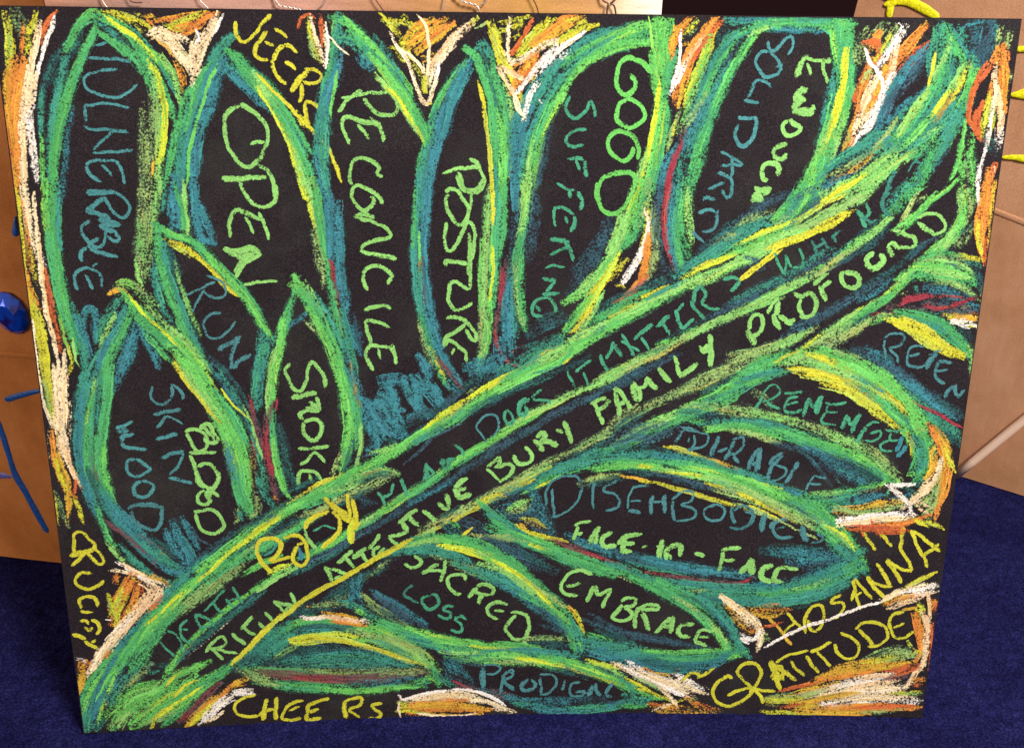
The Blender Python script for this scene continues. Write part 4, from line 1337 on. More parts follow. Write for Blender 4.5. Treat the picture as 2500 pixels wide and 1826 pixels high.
Y 71 92 475 1165 517 1187 559 1203 601 1220 631 1241 661 1263 691 1284 721 1305
G 108 85 465 1148 508 1165 550 1182 591 1203
l 131 85 504 1149 551 1171 598 1193 639 1215 679 1242 720 1263 755 1290
l 120 80 477 1132 509 1143 551 1165
g 84 80 465 1159 502 1170
y 83 90 546 1160 578 1171 610 1182 641 1198 672 1209 697 1226 712 1237
L 95 75 608 1204 649 1220 695 1247 730 1269
y 48 80 620 1187 661 1215 707 1237
y 36 95 486 1091 507 1110 527 1127 553 1149 578 1171
B 60 50 499 1138 521 1132 490 1116
n 47 60 647 1241 677 1263 707 1284
y 94 90 641 1252 671 1268 697 1284 711 1300
T 59 60 590 1220 630 1252 665 1279
T 83 60 620 1247 655 1273 679 1295
t 59 60 580 1203 611 1225
B 83 40 626 1236 645 1268 659 1289
B 94 50 586 1261 622 1282 642 1293
b 82 60 632 1282 673 1304 708 1325
t 105 80 641 1309 660 1330 684 1351 714 1371 738 1392 769 1403 804 1413
t 93 75 654 1330 684 1351 719 1371 749 1387
b 70 70 663 1293 704 1319 738 1346
L 70 60 656 1314 697 1330 727 1351 746 1372
n 70 60 668 1304 703 1325 738 1346
k 58 85 704 1319 728 1341 747 1361 766 1377
L 70 75 687 1325 717 1346 736 1366
t 82 60 707 1340 736 1366 760 1382
G 82 70 734 1283 763 1310 792 1336 822 1357
l 141 85 660 1277 696 1293 731 1314 765 1341 799 1367
l 141 85 708 1277 743 1299 778 1325 812 1352 841 1373
Y 59 90 651 1261 681 1283 716 1304 740 1325
y 47 90 661 1267 690 1293
l 93 80 740 1325 774 1356 793 1377 808 1383
g 104 75 752 1367 786 1393 819 1418 847 1449
e 162 80 757 1361 792 1382 825 1413 853 1444 880 1480
e 162 80 788 1372 823 1393 851 1419 883 1454 904 1495
t 115 80 839 1434 867 1459 884 1490
t 139 80 827 1398 862 1419 885 1444 902 1470
e 139 80 815 1367 850 1388 878 1414 906 1439 922 1475
g 104 80 843 1479 831 1449 814 1418 791 1388
g 92 85 865 1514 849 1479 827 1439 805 1403
G 80 80 928 1544 927 1515 922 1480 910 1450
t 103 60 917 1554 935 1535 928 1510
L 80 60 918 1544 931 1525
l 69 85 909 1534 901 1515 889 1490 877 1464 859 1439
Y 52 90 890 1485 872 1459 855 1429
l 80 70 906 1520 899 1490 892 1465
y 69 85 916 1525 909 1500 901 1480 892 1465
k 58 80 896 1480 883 1454 866 1429
n 69 60 891 1475 879 1449 866 1424
y 58 85 843 1479 826 1454 808 1423 796 1398
l 104 85 839 1474 821 1449 804 1418 795 1403
L 81 70 782 1423 769 1398 750 1377
b 47 60 780 1393 766 1382 788 1372
G 93 80 850 1429 832 1403 809 1377
G 103 80 937 1520 931 1490 929 1465 917 1435
l 58 70 878 1414 849 1393
g 116 80 926 1485 921 1450 904 1419 892 1388 880 1357
e 140 80 918 1429 901 1399 884 1368 872 1337
t 104 80 921 1450 904 1419 891 1394
G 70 75 874 1404 852 1373
g 117 80 856 1383 833 1352 820 1367
g 141 75 873 1373 866 1347 848 1315 829 1294
b 82 40 902 1394 890 1363 878 1331
g 130 75 851 1296 826 1275 808 1248 789 1232
g 94 70 864 1317 841 1285 818 1259
t 118 65 838 1309 810 1280 791 1253
T 95 50 790 1221 764 1210 739 1188
B 84 60 771 1194 736 1172 700 1150 658 1128 617 1105
t 72 60 745 1188 714 1166 684 1144
l 72 75 797 1227 775 1205 751 1183 726 1161
G 72 80 755 1194 725 1167 690 1139
L 72 70 742 1167 711 1150 681 1122 644 1106 612 1094
G 72 75 675 1128 644 1111
B 73 60 616 1111 580 1089 538 1066 495 1049 468 1038
T 48 60 644 1106 603 1078 560 1061
l 73 70 623 1094 586 1077 555 1060
G 85 75 581 1072 550 1055 518 1038 486 1021
b 85 60 543 1072 516 1055 485 1032
l 97 80 566 1061 534 1044 502 1026
B 60 50 793 1194 758 1167 722 1145 681 1117
T 84 60 779 1178 743 1156 707 1134
T 48 60 796 1216 777 1189
B 85 60 570 1083 538 1066 501 1043 464 1026 426 1009
T 61 60 475 1021 438 992
l 73 80 578 1049 540 1038 503 1021 465 1004 428 986 390 969
L 73 75 487 1015 449 998 406 975
T 74 50 432 1003 394 986 356 969 324 952
l 74 80 406 975 368 958 330 940 286 917 242 894
G 61 70 395 981 357 958 318 946
l 74 75 297 923 253 899 209 876 171 853
T 74 60 335 940 292 917
B 62 50 364 923 326 905 293 888 255 870
B 50 50 294 882 255 858 216 841
G 58 85 929 1424 928 1394 928 1358 921 1327 914 1306
G 47 85 934 1312 915 1291 896 1275 877 1259 863 1243 832 1227
G 59 85 885 1275 862 1248 839 1216 820 1194
L 59 75 848 1275 835 1248 823 1216 813 1205
L 71 60 870 1270 845 1259
G 48 80 848 1232 828 1216 803 1200
T 83 40 812 1259 799 1232
L 129 60 938 1363 948 1327 952 1295
G 105 65 945 1389 950 1353 960 1316 965 1285
G 82 65 925 1378 931 1337 941 1301
t 93 50 940 1425 964 1404 988 1384
T 93 50 944 1435 968 1415 976 1389
L 118 65 947 1297 951 1265 950 1233
l 119 85 939 1276 949 1239 943 1206 930 1185 911 1163
G 131 88 950 1233 943 1206 925 1179 901 1157 876 1135
G 118 80 959 1286 954 1244
L 59 60 955 1276 964 1249 962 1223
l 96 85 933 1201 916 1168 892 1141 867 1118
G 108 80 907 1152 882 1135 857 1113 832 1096
T 72 60 877 1173 852 1151 833 1129
B 60 50 897 1184 867 1162 844 1135
g 108 80 897 1141 873 1118 848 1096 824 1068
l 72 85 882 1135 857 1113 833 1085 808 1062
T 85 55 828 1124 793 1096 757 1073 727 1050
B 85 60 804 1101 768 1073 732 1050 696 1028 659 1010
b 61 60 815 1096 786 1068 750 1045
G 97 85 843 1090 819 1062 794 1040 763 1023
l 61 80 793 1051 762 1028 732 1005
g 110 75 814 1057 784 1034 748 1005 712 977
Y 49 70 757 1031 726 1005 701 982
l 98 80 741 1017 716 994 690 976 659 953
T 61 60 775 1017 749 994 723 977
B 98 60 697 1022 659 1005 623 982 591 964
b 61 60 655 993 623 976 592 953
L 99 75 656 982 614 959 570 941 526 929 482 923
l 99 80 635 970 592 947 549 929 505 918
L 111 70 739 988 702 971 664 953 632 936
t 74 60 735 977 704 954 672 930 646 913
L 98 75 782 1006 746 977 709 954 678 930
Y 49 80 674 971 643 942 617 924
L 124 70 526 929 494 912 467 900
T 50 70 617 918 579 906 535 894
L 111 65 572 924 528 906 495 894
L 111 70 571 935 527 924 494 912
T 49 60 578 918 535 900
L 99 65 573 918 535 894 491 883 447 865
L 87 65 511 918 473 894 429 876 391 853
L 112 65 502 890 463 872 425 855 386 843 342 825
L 87 60 452 878 402 855 364 831 314 813
T 87 60 513 884 470 861 426 837
L 100 60 353 825 309 807 270 783 231 759 198 735
L 63 60 280 807 253 789 219 765
G 125 80 553 885 515 861 477 843 433 819 389 801
t 112 75 570 879 532 861 494 837 450 819 406 795
g 138 85 495 831 451 807 401 789 357 765 312 741
l 126 85 378 789 339 771 300 753 266 735 238 716
T 101 60 292 789 254 765 221 735 181 710
g 127 85 317 747 273 722 233 704 194 686
L 88 65 226 741 181 722 141 698 102 680
t 127 80 239 704 193 692 154 673 114 655 73 649
T 76 60 153 692 119 674
L 89 65 113 686 79 668 45 649 10 631
l 76 80 85 661 45 643 4 619 -36 594
y 51 85 85 655 45 631 5 612 -30 594 -59 575
t 127 75 125 661 79 637 39 612 -1 600
g 102 70 194 673 143 655 97 643 62 618
G 38 80 108 636 68 612 22 593
y 32 70 85 624 57 606
T 89 60 39 618 -1 594 -36 575
L 76 70 45 649 5 619 -36 600 -76 575 -117 551
y 64 90 45 624 5 606 -30 587 -64 569 -99 550 -140 525
t 102 65 22 612 -12 594 -47 575
y 51 85 -76 575 -41 588 -12 587
Y 38 90 -88 569 -64 569
L 102 70 -88 569 -128 544 -169 526 -204 507
T 64 60 -128 557 -163 532
y 64 90 -158 519 -187 501 -216 482 -240 463
L 77 70 -175 513 -210 488 -252 463 -287 445
y 58 95 -210 495 -252 463 -293 445 -329 426 -364 401
g 103 70 -639 184 -670 159 -701 133
@stem|thin double midrib lines along the stem
G 63 85 -817 146 -796 179 -771 211 -746 237 -714 269 -683 294 -647 326 -610 351 -568 382 -532 407
G 51 70 -805 152 -778 191 -752 224
L 51 60 -772 198 -746 230
B 51 50 -785 178 -753 217 -716 249 -679 281 -642 312 -605 344 -557 381
x 63 60 -779 185 -729 229 -673 280 -624 318 -575 356
c 22 35 -761 191 -711 235 -655 286
G 75 85 -619 402 -577 426 -536 445
Y 76 80 -555 406 -532 419 -508 424
l 63 85 -527 405 -503 424
g 101 85 -484 443 -443 461 -402 486 -361 510 -319 535 -278 559
G 76 85 -455 449 -414 473 -372 504
l 88 80 -355 517 -313 541 -278 566 -243 590 -208 608 -174 633
G 88 85 -308 547 -267 572 -226 602 -185 627 -145 657
g 88 85 -249 584 -208 608 -168 639 -128 669 -87 694 -48 718
l 75 80 -174 639 -133 669 -93 694 -53 718 -14 742 26 765
G 63 85 -145 657 -99 694 -53 718 -8 754 43 777
x 76 60 -510 398 -462 423 -415 448 -361 485
B 63 60 -491 417 -444 442 -397 466 -349 497 -303 522 -256 553
B 76 60 -291 528 -250 559 -203 590 -157 614 -111 651 -65 681 -19 711
b 51 60 -232 571 -186 596 -145 620
B 63 60 -70 681 -30 705 9 729 43 753
G 75 85 -54 718 -8 748 31 771 76 801
l 75 85 -20 748 25 778 70 801 115 825 160 848
B 75 60 -54 699 -8 723 37 747 82 777 127 801 172 825
B 62 60 121 801 166 819 210 848 254 878 287 895
l 74 80 121 825 160 843 204 860 248 884
l 74 85 154 841 193 858 232 882 276 905 319 929
L 74 75 232 876 281 905 331 929 368 958 411 981
l 67 80 379 958 422 986 465 1009 502 1026
B 50 50 222 847 260 876 304 900
l 73 80 480 1021 518 1032 551 1044 576 1066 613 1083 650 1100
L 72 80 645 1095 670 1117 696 1139 726 1161
l 72 85 711 1150 741 1172 766 1194 795 1221
x 85 60 473 1043 516 1066 558 1083 600 1105 636 1133 677 1155
@lettering|DEATH in dim green chalk along the stem
e 33 80 -823 241 -805 213 -789 195
e 33 80 -801 266 -782 252 -772 225 -774 205
e 38 80 -753 291 -768 278 -770 252 -758 231 -746 237
e 33 80 -766 265 -752 264
e 44 80 -734 306 -730 283 -721 256
e 44 80 -735 303 -712 295 -696 275 -726 269
e 33 80 -714 309 -686 340 -661 366
e 38 80 -692 334 -682 314 -666 303
e 38 80 -646 372 -634 345 -624 325
e 33 80 -663 333 -628 345
e 38 80 -663 340 -647 319
@lettering|BODY in bright yellow chalk across the stem
t 33 80 -570 446 -546 464 -527 495
y 54 95 -555 406 -571 426 -584 452 -580 478 -562 490 -539 489 -528 476 -538 451 -560 432
y 49 85 -528 483 -535 457 -554 429
y 49 85 -554 429 -531 438 -507 444
y 49 95 -522 489 -499 498 -479 488 -472 462 -470 436 -483 420 -502 431 -501 456 -488 475 -477 478
l 55 85 -491 421 -515 405 -557 380 -593 355
b 44 80 -489 469 -485 437 -484 456
y 60 95 -475 513 -463 532 -439 547 -416 556
l 49 80 -475 513 -470 494 -460 474 -449 461
y 55 95 -410 556 -394 536 -395 511 -407 492 -425 474 -437 461
e 33 80 -455 506 -429 518 -401 511
y 60 97 -426 590 -410 568 -393 549 -377 530
y 60 97 -415 575 -388 555 -371 542
y 65 97 -364 586 -359 555 -354 529
y 49 95 -374 599 -373 568 -371 536
y 87 97 -388 536 -366 530 -354 523 -367 504
y 77 97 -365 536 -367 504 -368 472
Y 55 95 -366 530 -373 498 -371 472
@lettering|PLAN DOES in dim green chalk
e 44 80 -306 601 -295 585 -290 566
e 43 80 -271 622 -277 597 -295 585
e 54 85 -251 634 -246 609 -238 590
e 65 80 -196 670 -196 646 -197 621
e 54 80 -196 664 -179 645 -191 633
e 65 80 -162 679 -151 657 -145 670 -162 676
e 49 80 -150 676 -128 676
e 43 80 -133 712 -116 700 -110 685
D 30 80 -59 718 -70 736 -82 757 -70 775 -54 784 -37 778 -31 760 -36 742 -48 730
e 32 80 -14 796 -20 778 -11 760 3 766 -5 784 -14 796
e 48 80 37 819 17 807 14 784 26 784 31 801
e 32 80 25 807 31 789
e 32 80 -14 796 -20 778 -11 763 0 772 -9 790
e 48 80 30 825 14 807 14 784 28 789
e 34 80 64 843 47 831 47 819 76 816 82 807
@lettering|IT MATTERS in dim green chalk
e 32 80 119 885 128 864 137 844
e 43 80 136 882 153 897 172 908
e 37 80 153 882 162 864 168 850
e 48 80 191 923 197 902 209 885
e 42 80 202 911 213 928 218 952
e 48 80 218 946 230 928 239 917
e 42 80 234 969 251 946 264 917
e 37 80 234 952 257 940 277 931
e 53 80 262 957 283 975 305 992
e 37 80 278 963 290 946 299 934
e 53 80 311 983 327 1000 337 1012
e 42 80 321 997 333 980 342 966
e 47 80 350 1023 357 1000 367 980
e 42 80 353 1020 369 1037
e 42 80 367 980 393 1003
e 47 80 382 1043 398 1020 415 1003
e 47 80 391 1037 390 1060 402 1074 414 1060 408 1037 425 1026 447 1026
e 47 80 448 1088 470 1096 487 1088
e 47 80 487 1088 477 1074 469 1063
@lettering|WHERE in dim teal chalk under the tip
e 33 80 555 1149 569 1122 584 1100
e 33 80 584 1100 582 1127 580 1146
e 33 80 580 1144 590 1127 596 1116
e 33 80 596 1116 618 1122 616 1144 609 1160
x 41 80 632 1177 645 1155 655 1139
x 41 80 653 1182 665 1166 675 1155
x 41 80 639 1160 665 1172
x 41 80 674 1188 687 1172
x 41 80 675 1182 695 1199
e 41 80 742 1258 750 1237 741 1226 728 1242
e 51 80 723 1242 736 1221 748 1205
x 41 80 735 1226 758 1215 768 1221
x 51 80 792 1290 778 1274 775 1253 783 1237 799 1232
x 41 80 779 1269 788 1280
x 61 80 794 1325 786 1299 778 1273
x 30 80 821 1320 834 1341 851 1336
x 41 80 841 1331 849 1310 835 1289
@lettering|RITUAL ATTENTIVE in bright lime chalk
l 44 85 -719 202 -700 228 -681 244 -673 240 -671 223 -686 214 -704 211
l 44 85 -712 222 -696 201 -680 180
l 44 85 -695 214 -673 203 -644 195
l 50 85 -655 250 -639 232 -625 218
l 55 85 -634 259 -615 278 -605 294
l 50 85 -628 265 -614 251 -600 244
l 44 85 -592 277 -581 263 -564 249
l 44 85 -573 300 -560 282 -551 275
l 50 85 -576 303 -565 289 -557 276
l 50 85 -554 332 -543 315 -532 301
l 50 85 -554 329 -537 322 -514 317 -532 301
l 50 85 -515 351 -507 334 -503 314
l 50 85 -502 320 -478 333 -463 352
l 55 85 -431 417 -423 397 -418 377
l 55 85 -428 410 -405 406 -382 396
l 50 80 -412 384 -394 390
l 55 85 -404 423 -386 438 -368 457
l 50 85 -389 442 -375 428 -364 408
l 50 85 -369 435 -351 447 -336 463
l 55 85 -369 440 -351 452 -333 459
l 50 85 -345 452 -340 433 -332 420
l 55 85 -333 459 -315 477 -303 496
l 50 85 -304 464 -319 458 -319 439 -305 438 -293 445
l 44 85 -311 445 -293 461
l 55 85 -283 493 -275 477 -261 463
l 55 85 -280 490 -257 495 -239 502
l 61 85 -239 502 -248 515 -256 527
l 55 85 -262 521 -239 540 -215 558
l 55 85 -238 546 -227 527 -213 514
l 55 85 -204 555 -189 539 -172 526
l 55 88 -169 573 -157 558 -143 557
l 66 88 -143 557 -146 576 -151 595
l 88 90 -134 607 -128 595 -122 579
l 71 90 -134 607 -111 626 -102 632
l 71 90 -122 601 -105 610
l 66 90 -122 579 -105 588 -93 594
l 38 85 -59 656 -42 638 -27 619
l 44 85 -59 659 -42 672 -30 681 -33 662 -42 656
l 49 85 -36 656 -13 665 2 656 -7 637 -27 622
@lettering|BURY FAMILY in bright lime chalk
l 55 88 1 687 7 671 21 665 38 671 44 686 35 699 26 708
l 65 90 46 723 58 711 70 695
l 65 90 52 729 69 738 72 726 61 717
l 60 90 61 717 84 717 104 711
l 54 90 84 711 101 708
l 60 90 97 747 112 738
l 65 90 114 768 123 747 132 713
l 54 88 172 807 189 816 206 825
l 54 88 181 813 190 789 202 759
l 54 85 184 789 201 801 217 819
l 65 90 227 848 231 819 239 780
l 59 88 228 845 245 825 264 798
l 54 85 232 807 252 813
l 75 90 261 854 268 837 277 813
l 54 88 264 860 282 837 280 813
l 59 90 267 843 290 848 297 872
l 64 90 294 869 306 854 321 843
l 54 85 294 872 306 860
l 70 90 321 893 333 875 349 857
l 59 90 353 919 364 890 373 869
l 59 90 370 872 387 884 408 902
l 64 90 429 969 434 935 434 894
l 53 90 408 943 420 929 436 943
l 43 90 412 932 427 946
@lettering|PROFOUND in bright lime chalk
l 53 90 514 978 515 998 523 1012 537 1010 544 993 537 970 521 964
l 69 90 511 981 518 964 531 944
l 63 90 572 1049 574 1027 570 1010
l 53 90 552 1021 562 1038 575 1049
l 53 85 557 1027 553 1015
l 74 90 564 1015 571 998 584 981
l 58 90 576 1010 599 999 615 1004
l 53 90 588 999 610 993
l 53 88 604 1061 621 1055 643 1061 656 1039 653 1016 637 1007 623 1013
l 53 88 622 1050 621 1027 631 1010
l 52 88 647 1078 662 1095 677 1106
l 63 90 658 1078 668 1061 678 1044
l 52 88 664 1072 684 1089
l 57 90 710 1109 729 1106 744 1095 743 1079 727 1073 710 1084 705 1100 710 1109
l 67 90 771 1151 758 1139 760 1123 772 1115 785 1123 792 1134 782 1148
l 62 90 815 1143 797 1162
l 62 90 797 1159 807 1170 818 1162
l 52 88 813 1162 835 1162 856 1168 851 1184 837 1189 820 1197
l 41 88 820 1197 803 1200
l 62 90 861 1214 879 1200 893 1195
l 46 85 855 1216 873 1206
l 41 88 854 1224 874 1235 896 1233 912 1217 914 1201 902 1192 888 1190
@background_scribble|orange, yellow and white strokes down the upper right edge
L 91 60 975 1613 974 1589 971 1569
L 91 60 992 1604 993 1579 994 1560
o 137 90 978 1574 974 1550 964 1530
o 102 90 983 1579 994 1555 993 1525
O 69 90 966 1535 953 1515 940 1495 934 1465
O 58 90 958 1540 943 1515 935 1480 932 1445 937 1425 947 1414
o 103 90 989 1535 993 1491 1000 1445
L 69 70 1009 1526 1008 1501
o 92 85 993 1545 1000 1496 1004 1450 1003 1425
p 81 95 975 1530 979 1500 992 1465 1002 1430 1001 1405
o 69 85 972 1495 971 1465 963 1445
O 93 92 957 1455 950 1430 958 1404 966 1392
O 58 90 951 1420 935 1425
y 92 80 972 1475 969 1440 969 1404
y 81 70 983 1455 982 1425 980 1405
c 59 95 981 1500 984 1465 981 1430
w 49 95 980 1440 980 1405 979 1374 976 1358
L 58 70 993 1455 992 1425
p 81 85 996 1455 1003 1425 1004 1400
w 128 60 1002 1415 1004 1384 1002 1358
T 140 45 970 1394 989 1379 1007 1358
B 93 35 981 1358 1001 1369
w 60 85 976 1353 972 1327 971 1296
O 105 92 1004 1343 997 1317 993 1290
p 60 85 995 1332 1004 1312
w 50 90 973 1317 975 1285
w 45 98 974 1297 977 1271 984 1244
o 142 92 993 1313 995 1276 995 1239 998 1201
k 71 80 1008 1297 1010 1250 1010 1212
o 95 90 982 1239 987 1201 997 1169 1006 1142
y 60 90 982 1217 990 1180 1003 1147
O 60 80 1007 1191 1009 1158 1010 1131
k 71 85 1011 1201 1014 1164
L 59 50 969 1271 973 1244
y 60 85 940 1146 968 1144 1002 1136
k 97 88 947 1016 975 1013 1014 1008
o 73 85 984 1025 1012 1022
y 49 80 941 1018 976 1002 1016 991
w 109 98 954 1004 982 999 1013 994
w 41 80 1014 991 1018 979
L 48 40 1012 1081 1013 1053
L 49 50 1014 945 1013 916 1015 881
@leaf|small green leaf ends at the right edge
T 95 50 941 1179 960 1201 968 1223
L 95 50 933 1163 958 1179 970 1207
t 84 60 929 1152 963 1136 998 1125
B 108 50 915 1130 954 1125 994 1108
L 96 60 871 1135 908 1141 947 1136 977 1114
g 72 70 876 1140 912 1152 951 1147
l 60 75 904 1135 942 1130 971 1119 995 1103
B 96 70 916 1124 944 1119 973 1103 1002 1092
G 144 85 867 1118 906 1119 940 1108 985 1097
g 120 80 864 1102 908 1102 948 1091 987 1086
l 84 85 890 1113 929 1108 974 1100
G 84 70 870 1096 893 1091
T 72 60 987 1119 1001 1097 1011 1070
l 60 75 910 1085 948 1086 983 1069 1008 1053
L 72 60 915 1091 960 1080 996 1058
B 145 65 883 1080 922 1074 957 1064
B 121 65 891 1063 941 1058 986 1053
b 85 60 895 1074 940 1069 986 1047
b 85 75 971 1041 994 1036 1016 1036
t 121 60 867 1080 875 1057
B 121 60 900 1035 939 1030 978 1027 1011 1030
m 73 60 899 1041 939 1030 983 1036
r 61 90 839 1034 854 1046 876 1052 897 1055
r 48 80 848 1051 875 1057 902 1060
r 54 80 894 1035 928 1030 960 1038 986 1050 1007 1056
r 42 75 908 1055 941 1058 975 1053
r 42 70 954 1041 986 1047
m 97 55 823 1029 862 1026 901 1024
r 49 80 780 1017 808 1017 838 1020
n 97 50 846 1023 817 1031
L 97 50 836 1057 852 1068
n 97 55 967 1027 994 1033
T 97 45 908 1018 948 1007
@leaf|leaf with the cut-off word REPENT at the right edge
g 110 85 841 1020 875 1015 909 1007 944 990 975 967 1001 939
g 134 85 847 1012 887 1004 922 990 958 967 990 939 1009 922
t 98 60 865 1006 905 995 940 979 971 956
l 85 60 782 1006 809 1012 843 1006
l 61 80 809 1006 849 1001
G 98 60 777 994 804 1006
y 98 90 821 1003 856 989 891 972 927 953 963 936 986 924
y 73 90 833 995 868 978 911 950 946 933 981 921
y 73 85 848 1006 889 990 925 967 956 944 991 930
l 61 70 1000 945 1008 928 1013 893
T 122 60 967 990 991 973 1004 956
B 123 55 739 936 768 925 799 902
B 123 70 773 931 803 914 833 897 869 879
B 136 75 809 908 840 885 870 868 901 850
b 99 60 784 937 820 914 857 885
B 149 80 806 892 842 869 879 843 916 817 953 793
B 124 75 845 893 882 864 920 834 956 811 993 788
b 99 70 858 875 901 846 945 811 989 782
T 99 50 956 817 986 799 1010 788
g 112 60 868 840 906 810 943 781 980 757 1012 733
t 137 70 918 799 950 775 981 751 1012 733
T 100 60 952 757 983 739 1008 721
r 37 85 866 831 900 813 936 796 972 778 1009 758
r 37 60 929 802 971 784
m 75 55 881 822 907 799
@+lettering|REPEN in slate blue chalk
D 34 80 823 914 817 937 815 960
D 34 80 812 960 830 972 852 972 859 961 847 946 825 940
D 34 80 825 940 847 920 852 903
D 34 80 906 944 878 943 869 926 872 903 895 897 911 903
D 32 80 870 920 896 929
D 64 80 936 930 921 915 915 892
D 37 80 914 924 940 935
D 43 80 972 907 944 909 935 892 940 871 961 860
D 32 80 936 886 963 892
D 53 80 963 826 969 841 984 856
D 43 80 984 859 986 841 997 826
D 43 80 994 826 1005 847
@leaf|leaf with the word REMEMBER
G 124 80 497 871 525 883 552 895 584 912 622 924 656 924
g 149 85 508 877 540 900 578 912 617 918
g 124 85 499 853 532 865 565 877 598 883
t 99 70 504 859 536 877 575 889
b 62 50 607 912 641 907
l 75 80 546 900 553 877 557 865
y 49 85 579 906 611 924 644 933
l 173 88 607 907 640 918 680 913 720 901 761 884 798 861
G 148 88 650 930 690 925 730 913 771 896 808 873
y 99 80 656 924 691 913 726 896 761 884 797 867
y 74 80 609 889 648 889 688 884 723 872
L 86 50 712 930 746 919 776 908
l 124 85 670 895 711 884 752 867 782 849
t 87 80 498 861 525 873 558 882 592 888
g 87 85 502 878 535 890 569 896
t 62 60 554 867 592 882 626 882
G 174 88 732 897 773 880 810 857 840 834 866 810
G 149 88 788 898 819 875 850 851 876 822 902 792 922 769
l 124 85 694 885 734 874 776 857 812 833 843 810
y 124 88 637 882 678 877 718 865 754 851 784 833 821 810
y 150 88 702 856 743 845 780 821 816 798 847 774 879 750
y 87 70 738 839 774 821 811 797 842 774
y 100 80 799 851 836 828 867 804 891 786
t 62 60 741 862 783 839 821 810
t 50 60 757 874 793 857 835 834
g 125 85 814 821 851 792 882 768 908 744
t 100 60 869 786 888 768 907 750
G 138 88 891 792 911 762 932 732 945 696
G 113 85 877 762 897 738 906 714
y 63 80 892 738 906 714 909 689
L 75 70 912 756 936 745
g 164 88 910 726 920 696 923 665 915 640
g 151 88 933 726 943 690 941 659 927 634
t 101 80 903 738 912 708
t 114 80 922 720 933 677 927 640
l 63 80 949 733 957 696 955 665
g 101 80 947 659 933 634 912 615
G 76 80 903 646 927 640
t 102 70 924 615 940 628 949 646
t 102 60 896 608 925 602
L 113 55 534 841 558 824 583 800
L 113 55 389 801 429 801 469 795 509 789
T 101 60 378 789 418 783 465 777
L 126 55 451 801 492 795 532 789 567 778 597 766
L 113 60 498 783 538 783 579 778 619 769 660 760
l 101 60 526 789 573 778 619 772 660 760
L 126 65 655 760 696 748 732 730 768 712
l 126 70 708 742 750 724 786 706 824 682 855 658
L 101 60 797 713 829 688 861 658 887 633
G 114 85 494 759 534 759 581 753 628 742 669 724
t 101 80 505 765 545 762 592 754 634 736 676 711
g 152 88 593 747 640 730 688 712 736 694 778 675
g 140 88 682 718 729 700 777 682 821 657 858 633
G 102 88 758 700 801 676 839 651 876 627
g 127 85 814 663 845 645 883 621
l 76 80 830 676 862 645 888 621
l 63 80 507 747 547 741 594 735
@+lettering|REMEMBER in dim green chalk
e 38 80 543 796 553 814 557 831
e 32 80 557 831 570 849 586 852 596 838 583 823 558 814
e 38 80 564 817 582 802 600 796
e 38 80 605 832 625 835 647 838
e 38 80 637 826 615 820 608 805 612 790 632 790 648 796
e 32 80 610 808 638 814
e 65 80 653 778 656 802 663 823
e 54 80 663 823 673 802 688 826
e 65 80 681 784 684 808 691 829
e 38 80 698 811 724 809 746 815
e 32 80 707 809 703 791 729 791
e 33 80 703 791 693 772 706 763 732 761
e 65 80 742 749 745 767 752 785
e 54 80 752 782 763 761 778 785
e 65 80 765 740 771 764 780 788
e 54 80 779 718 788 740 798 758
e 38 80 795 755 811 767 828 768
e 35 80 806 740 828 746 829 731 816 722 796 722
e 35 80 839 750 862 744 879 750
e 33 80 854 744 853 725 873 726
e 33 80 850 725 834 713 839 701 862 698
b 54 80 871 695 877 720 883 735
b 54 80 875 683 887 701 892 714
@leaf|leaf with the word PARABLE
T 101 60 396 771 431 765
g 101 70 379 777 408 771 437 759
t 101 75 431 759 471 765 511 765 551 765 592 760
G 76 85 438 747 478 753 518 750 559 741 600 729
g 101 80 466 759 512 759 559 747 600 735
L 76 70 484 747 525 741 566 729 601 717
B 114 60 226 728 266 741 306 753 345 762
B 114 60 227 710 273 722 318 734 358 747
D 38 50 210 698 256 716 301 734 340 747
D 38 50 239 704 285 710 330 722 369 741
B 76 55 296 722 335 735 374 759
D 51 60 365 716 381 741 392 753
D 38 60 380 753 415 747
T 127 60 194 686 233 698 280 698 326 692 367 685
t 114 70 199 686 240 686 286 685 332 685 373 679
y 57 90 348 707 378 701 407 689 437 679
k 57 85 437 679 472 667 502 655 526 646
L 76 50 372 698 414 679 455 667
t 127 80 269 679 315 679 362 673 408 667 456 655
t 128 80 385 679 432 667 479 649 527 636 569 624
b 76 60 326 685 373 679 420 667
g 115 88 356 667 409 661 456 648 504 636 551 624 599 605
g 89 85 194 667 240 667 287 667 333 667
t 103 80 503 642 551 624 599 612
t 103 80 514 649 556 630 598 612 640 599 676 590
b 77 60 569 618 616 605 665 590
B 45 50 584 717 625 705 667 687 693 662 712 637 732 613
B 89 60 625 711 672 699 715 669 759 638 791 613
B 102 60 665 705 708 687 751 657 789 632 820 614
b 114 60 671 705 720 681 769 650 813 620
B 102 55 719 687 761 669 799 645 830 620
T 127 60 767 669 804 651 836 626
T 102 70 815 651 841 633 843 614
D 38 45 723 650 755 619 774 600
g 90 70 654 580 694 587 734 594 774 600 809 607 842 620
l 64 70 688 593 728 594 769 597
G 64 80 803 607 837 614 864 627
t 90 70 667 568 707 574 753 581 793 594 826 607
n 64 50 787 594 827 601 849 608
n 103 40 695 574 753 581
r 45 70 690 565 719 568
b 128 70 767 562 795 575 823 582 851 589
t 116 70 709 555 755 562 789 569
g 90 70 695 581 731 568 767 556
g 32 70 861 608 864 583
b 89 70 864 576 893 583 915 596
@+lettering|PARABLE in slate blue chalk
D 33 80 410 735 411 716 401 692
D 33 80 386 747 421 741 439 735 440 716 424 704 395 698
D 33 80 397 716 399 728
D 66 80 451 683 458 707 465 732
D 44 80 465 692 487 704
D 55 80 483 673 493 698 503 723
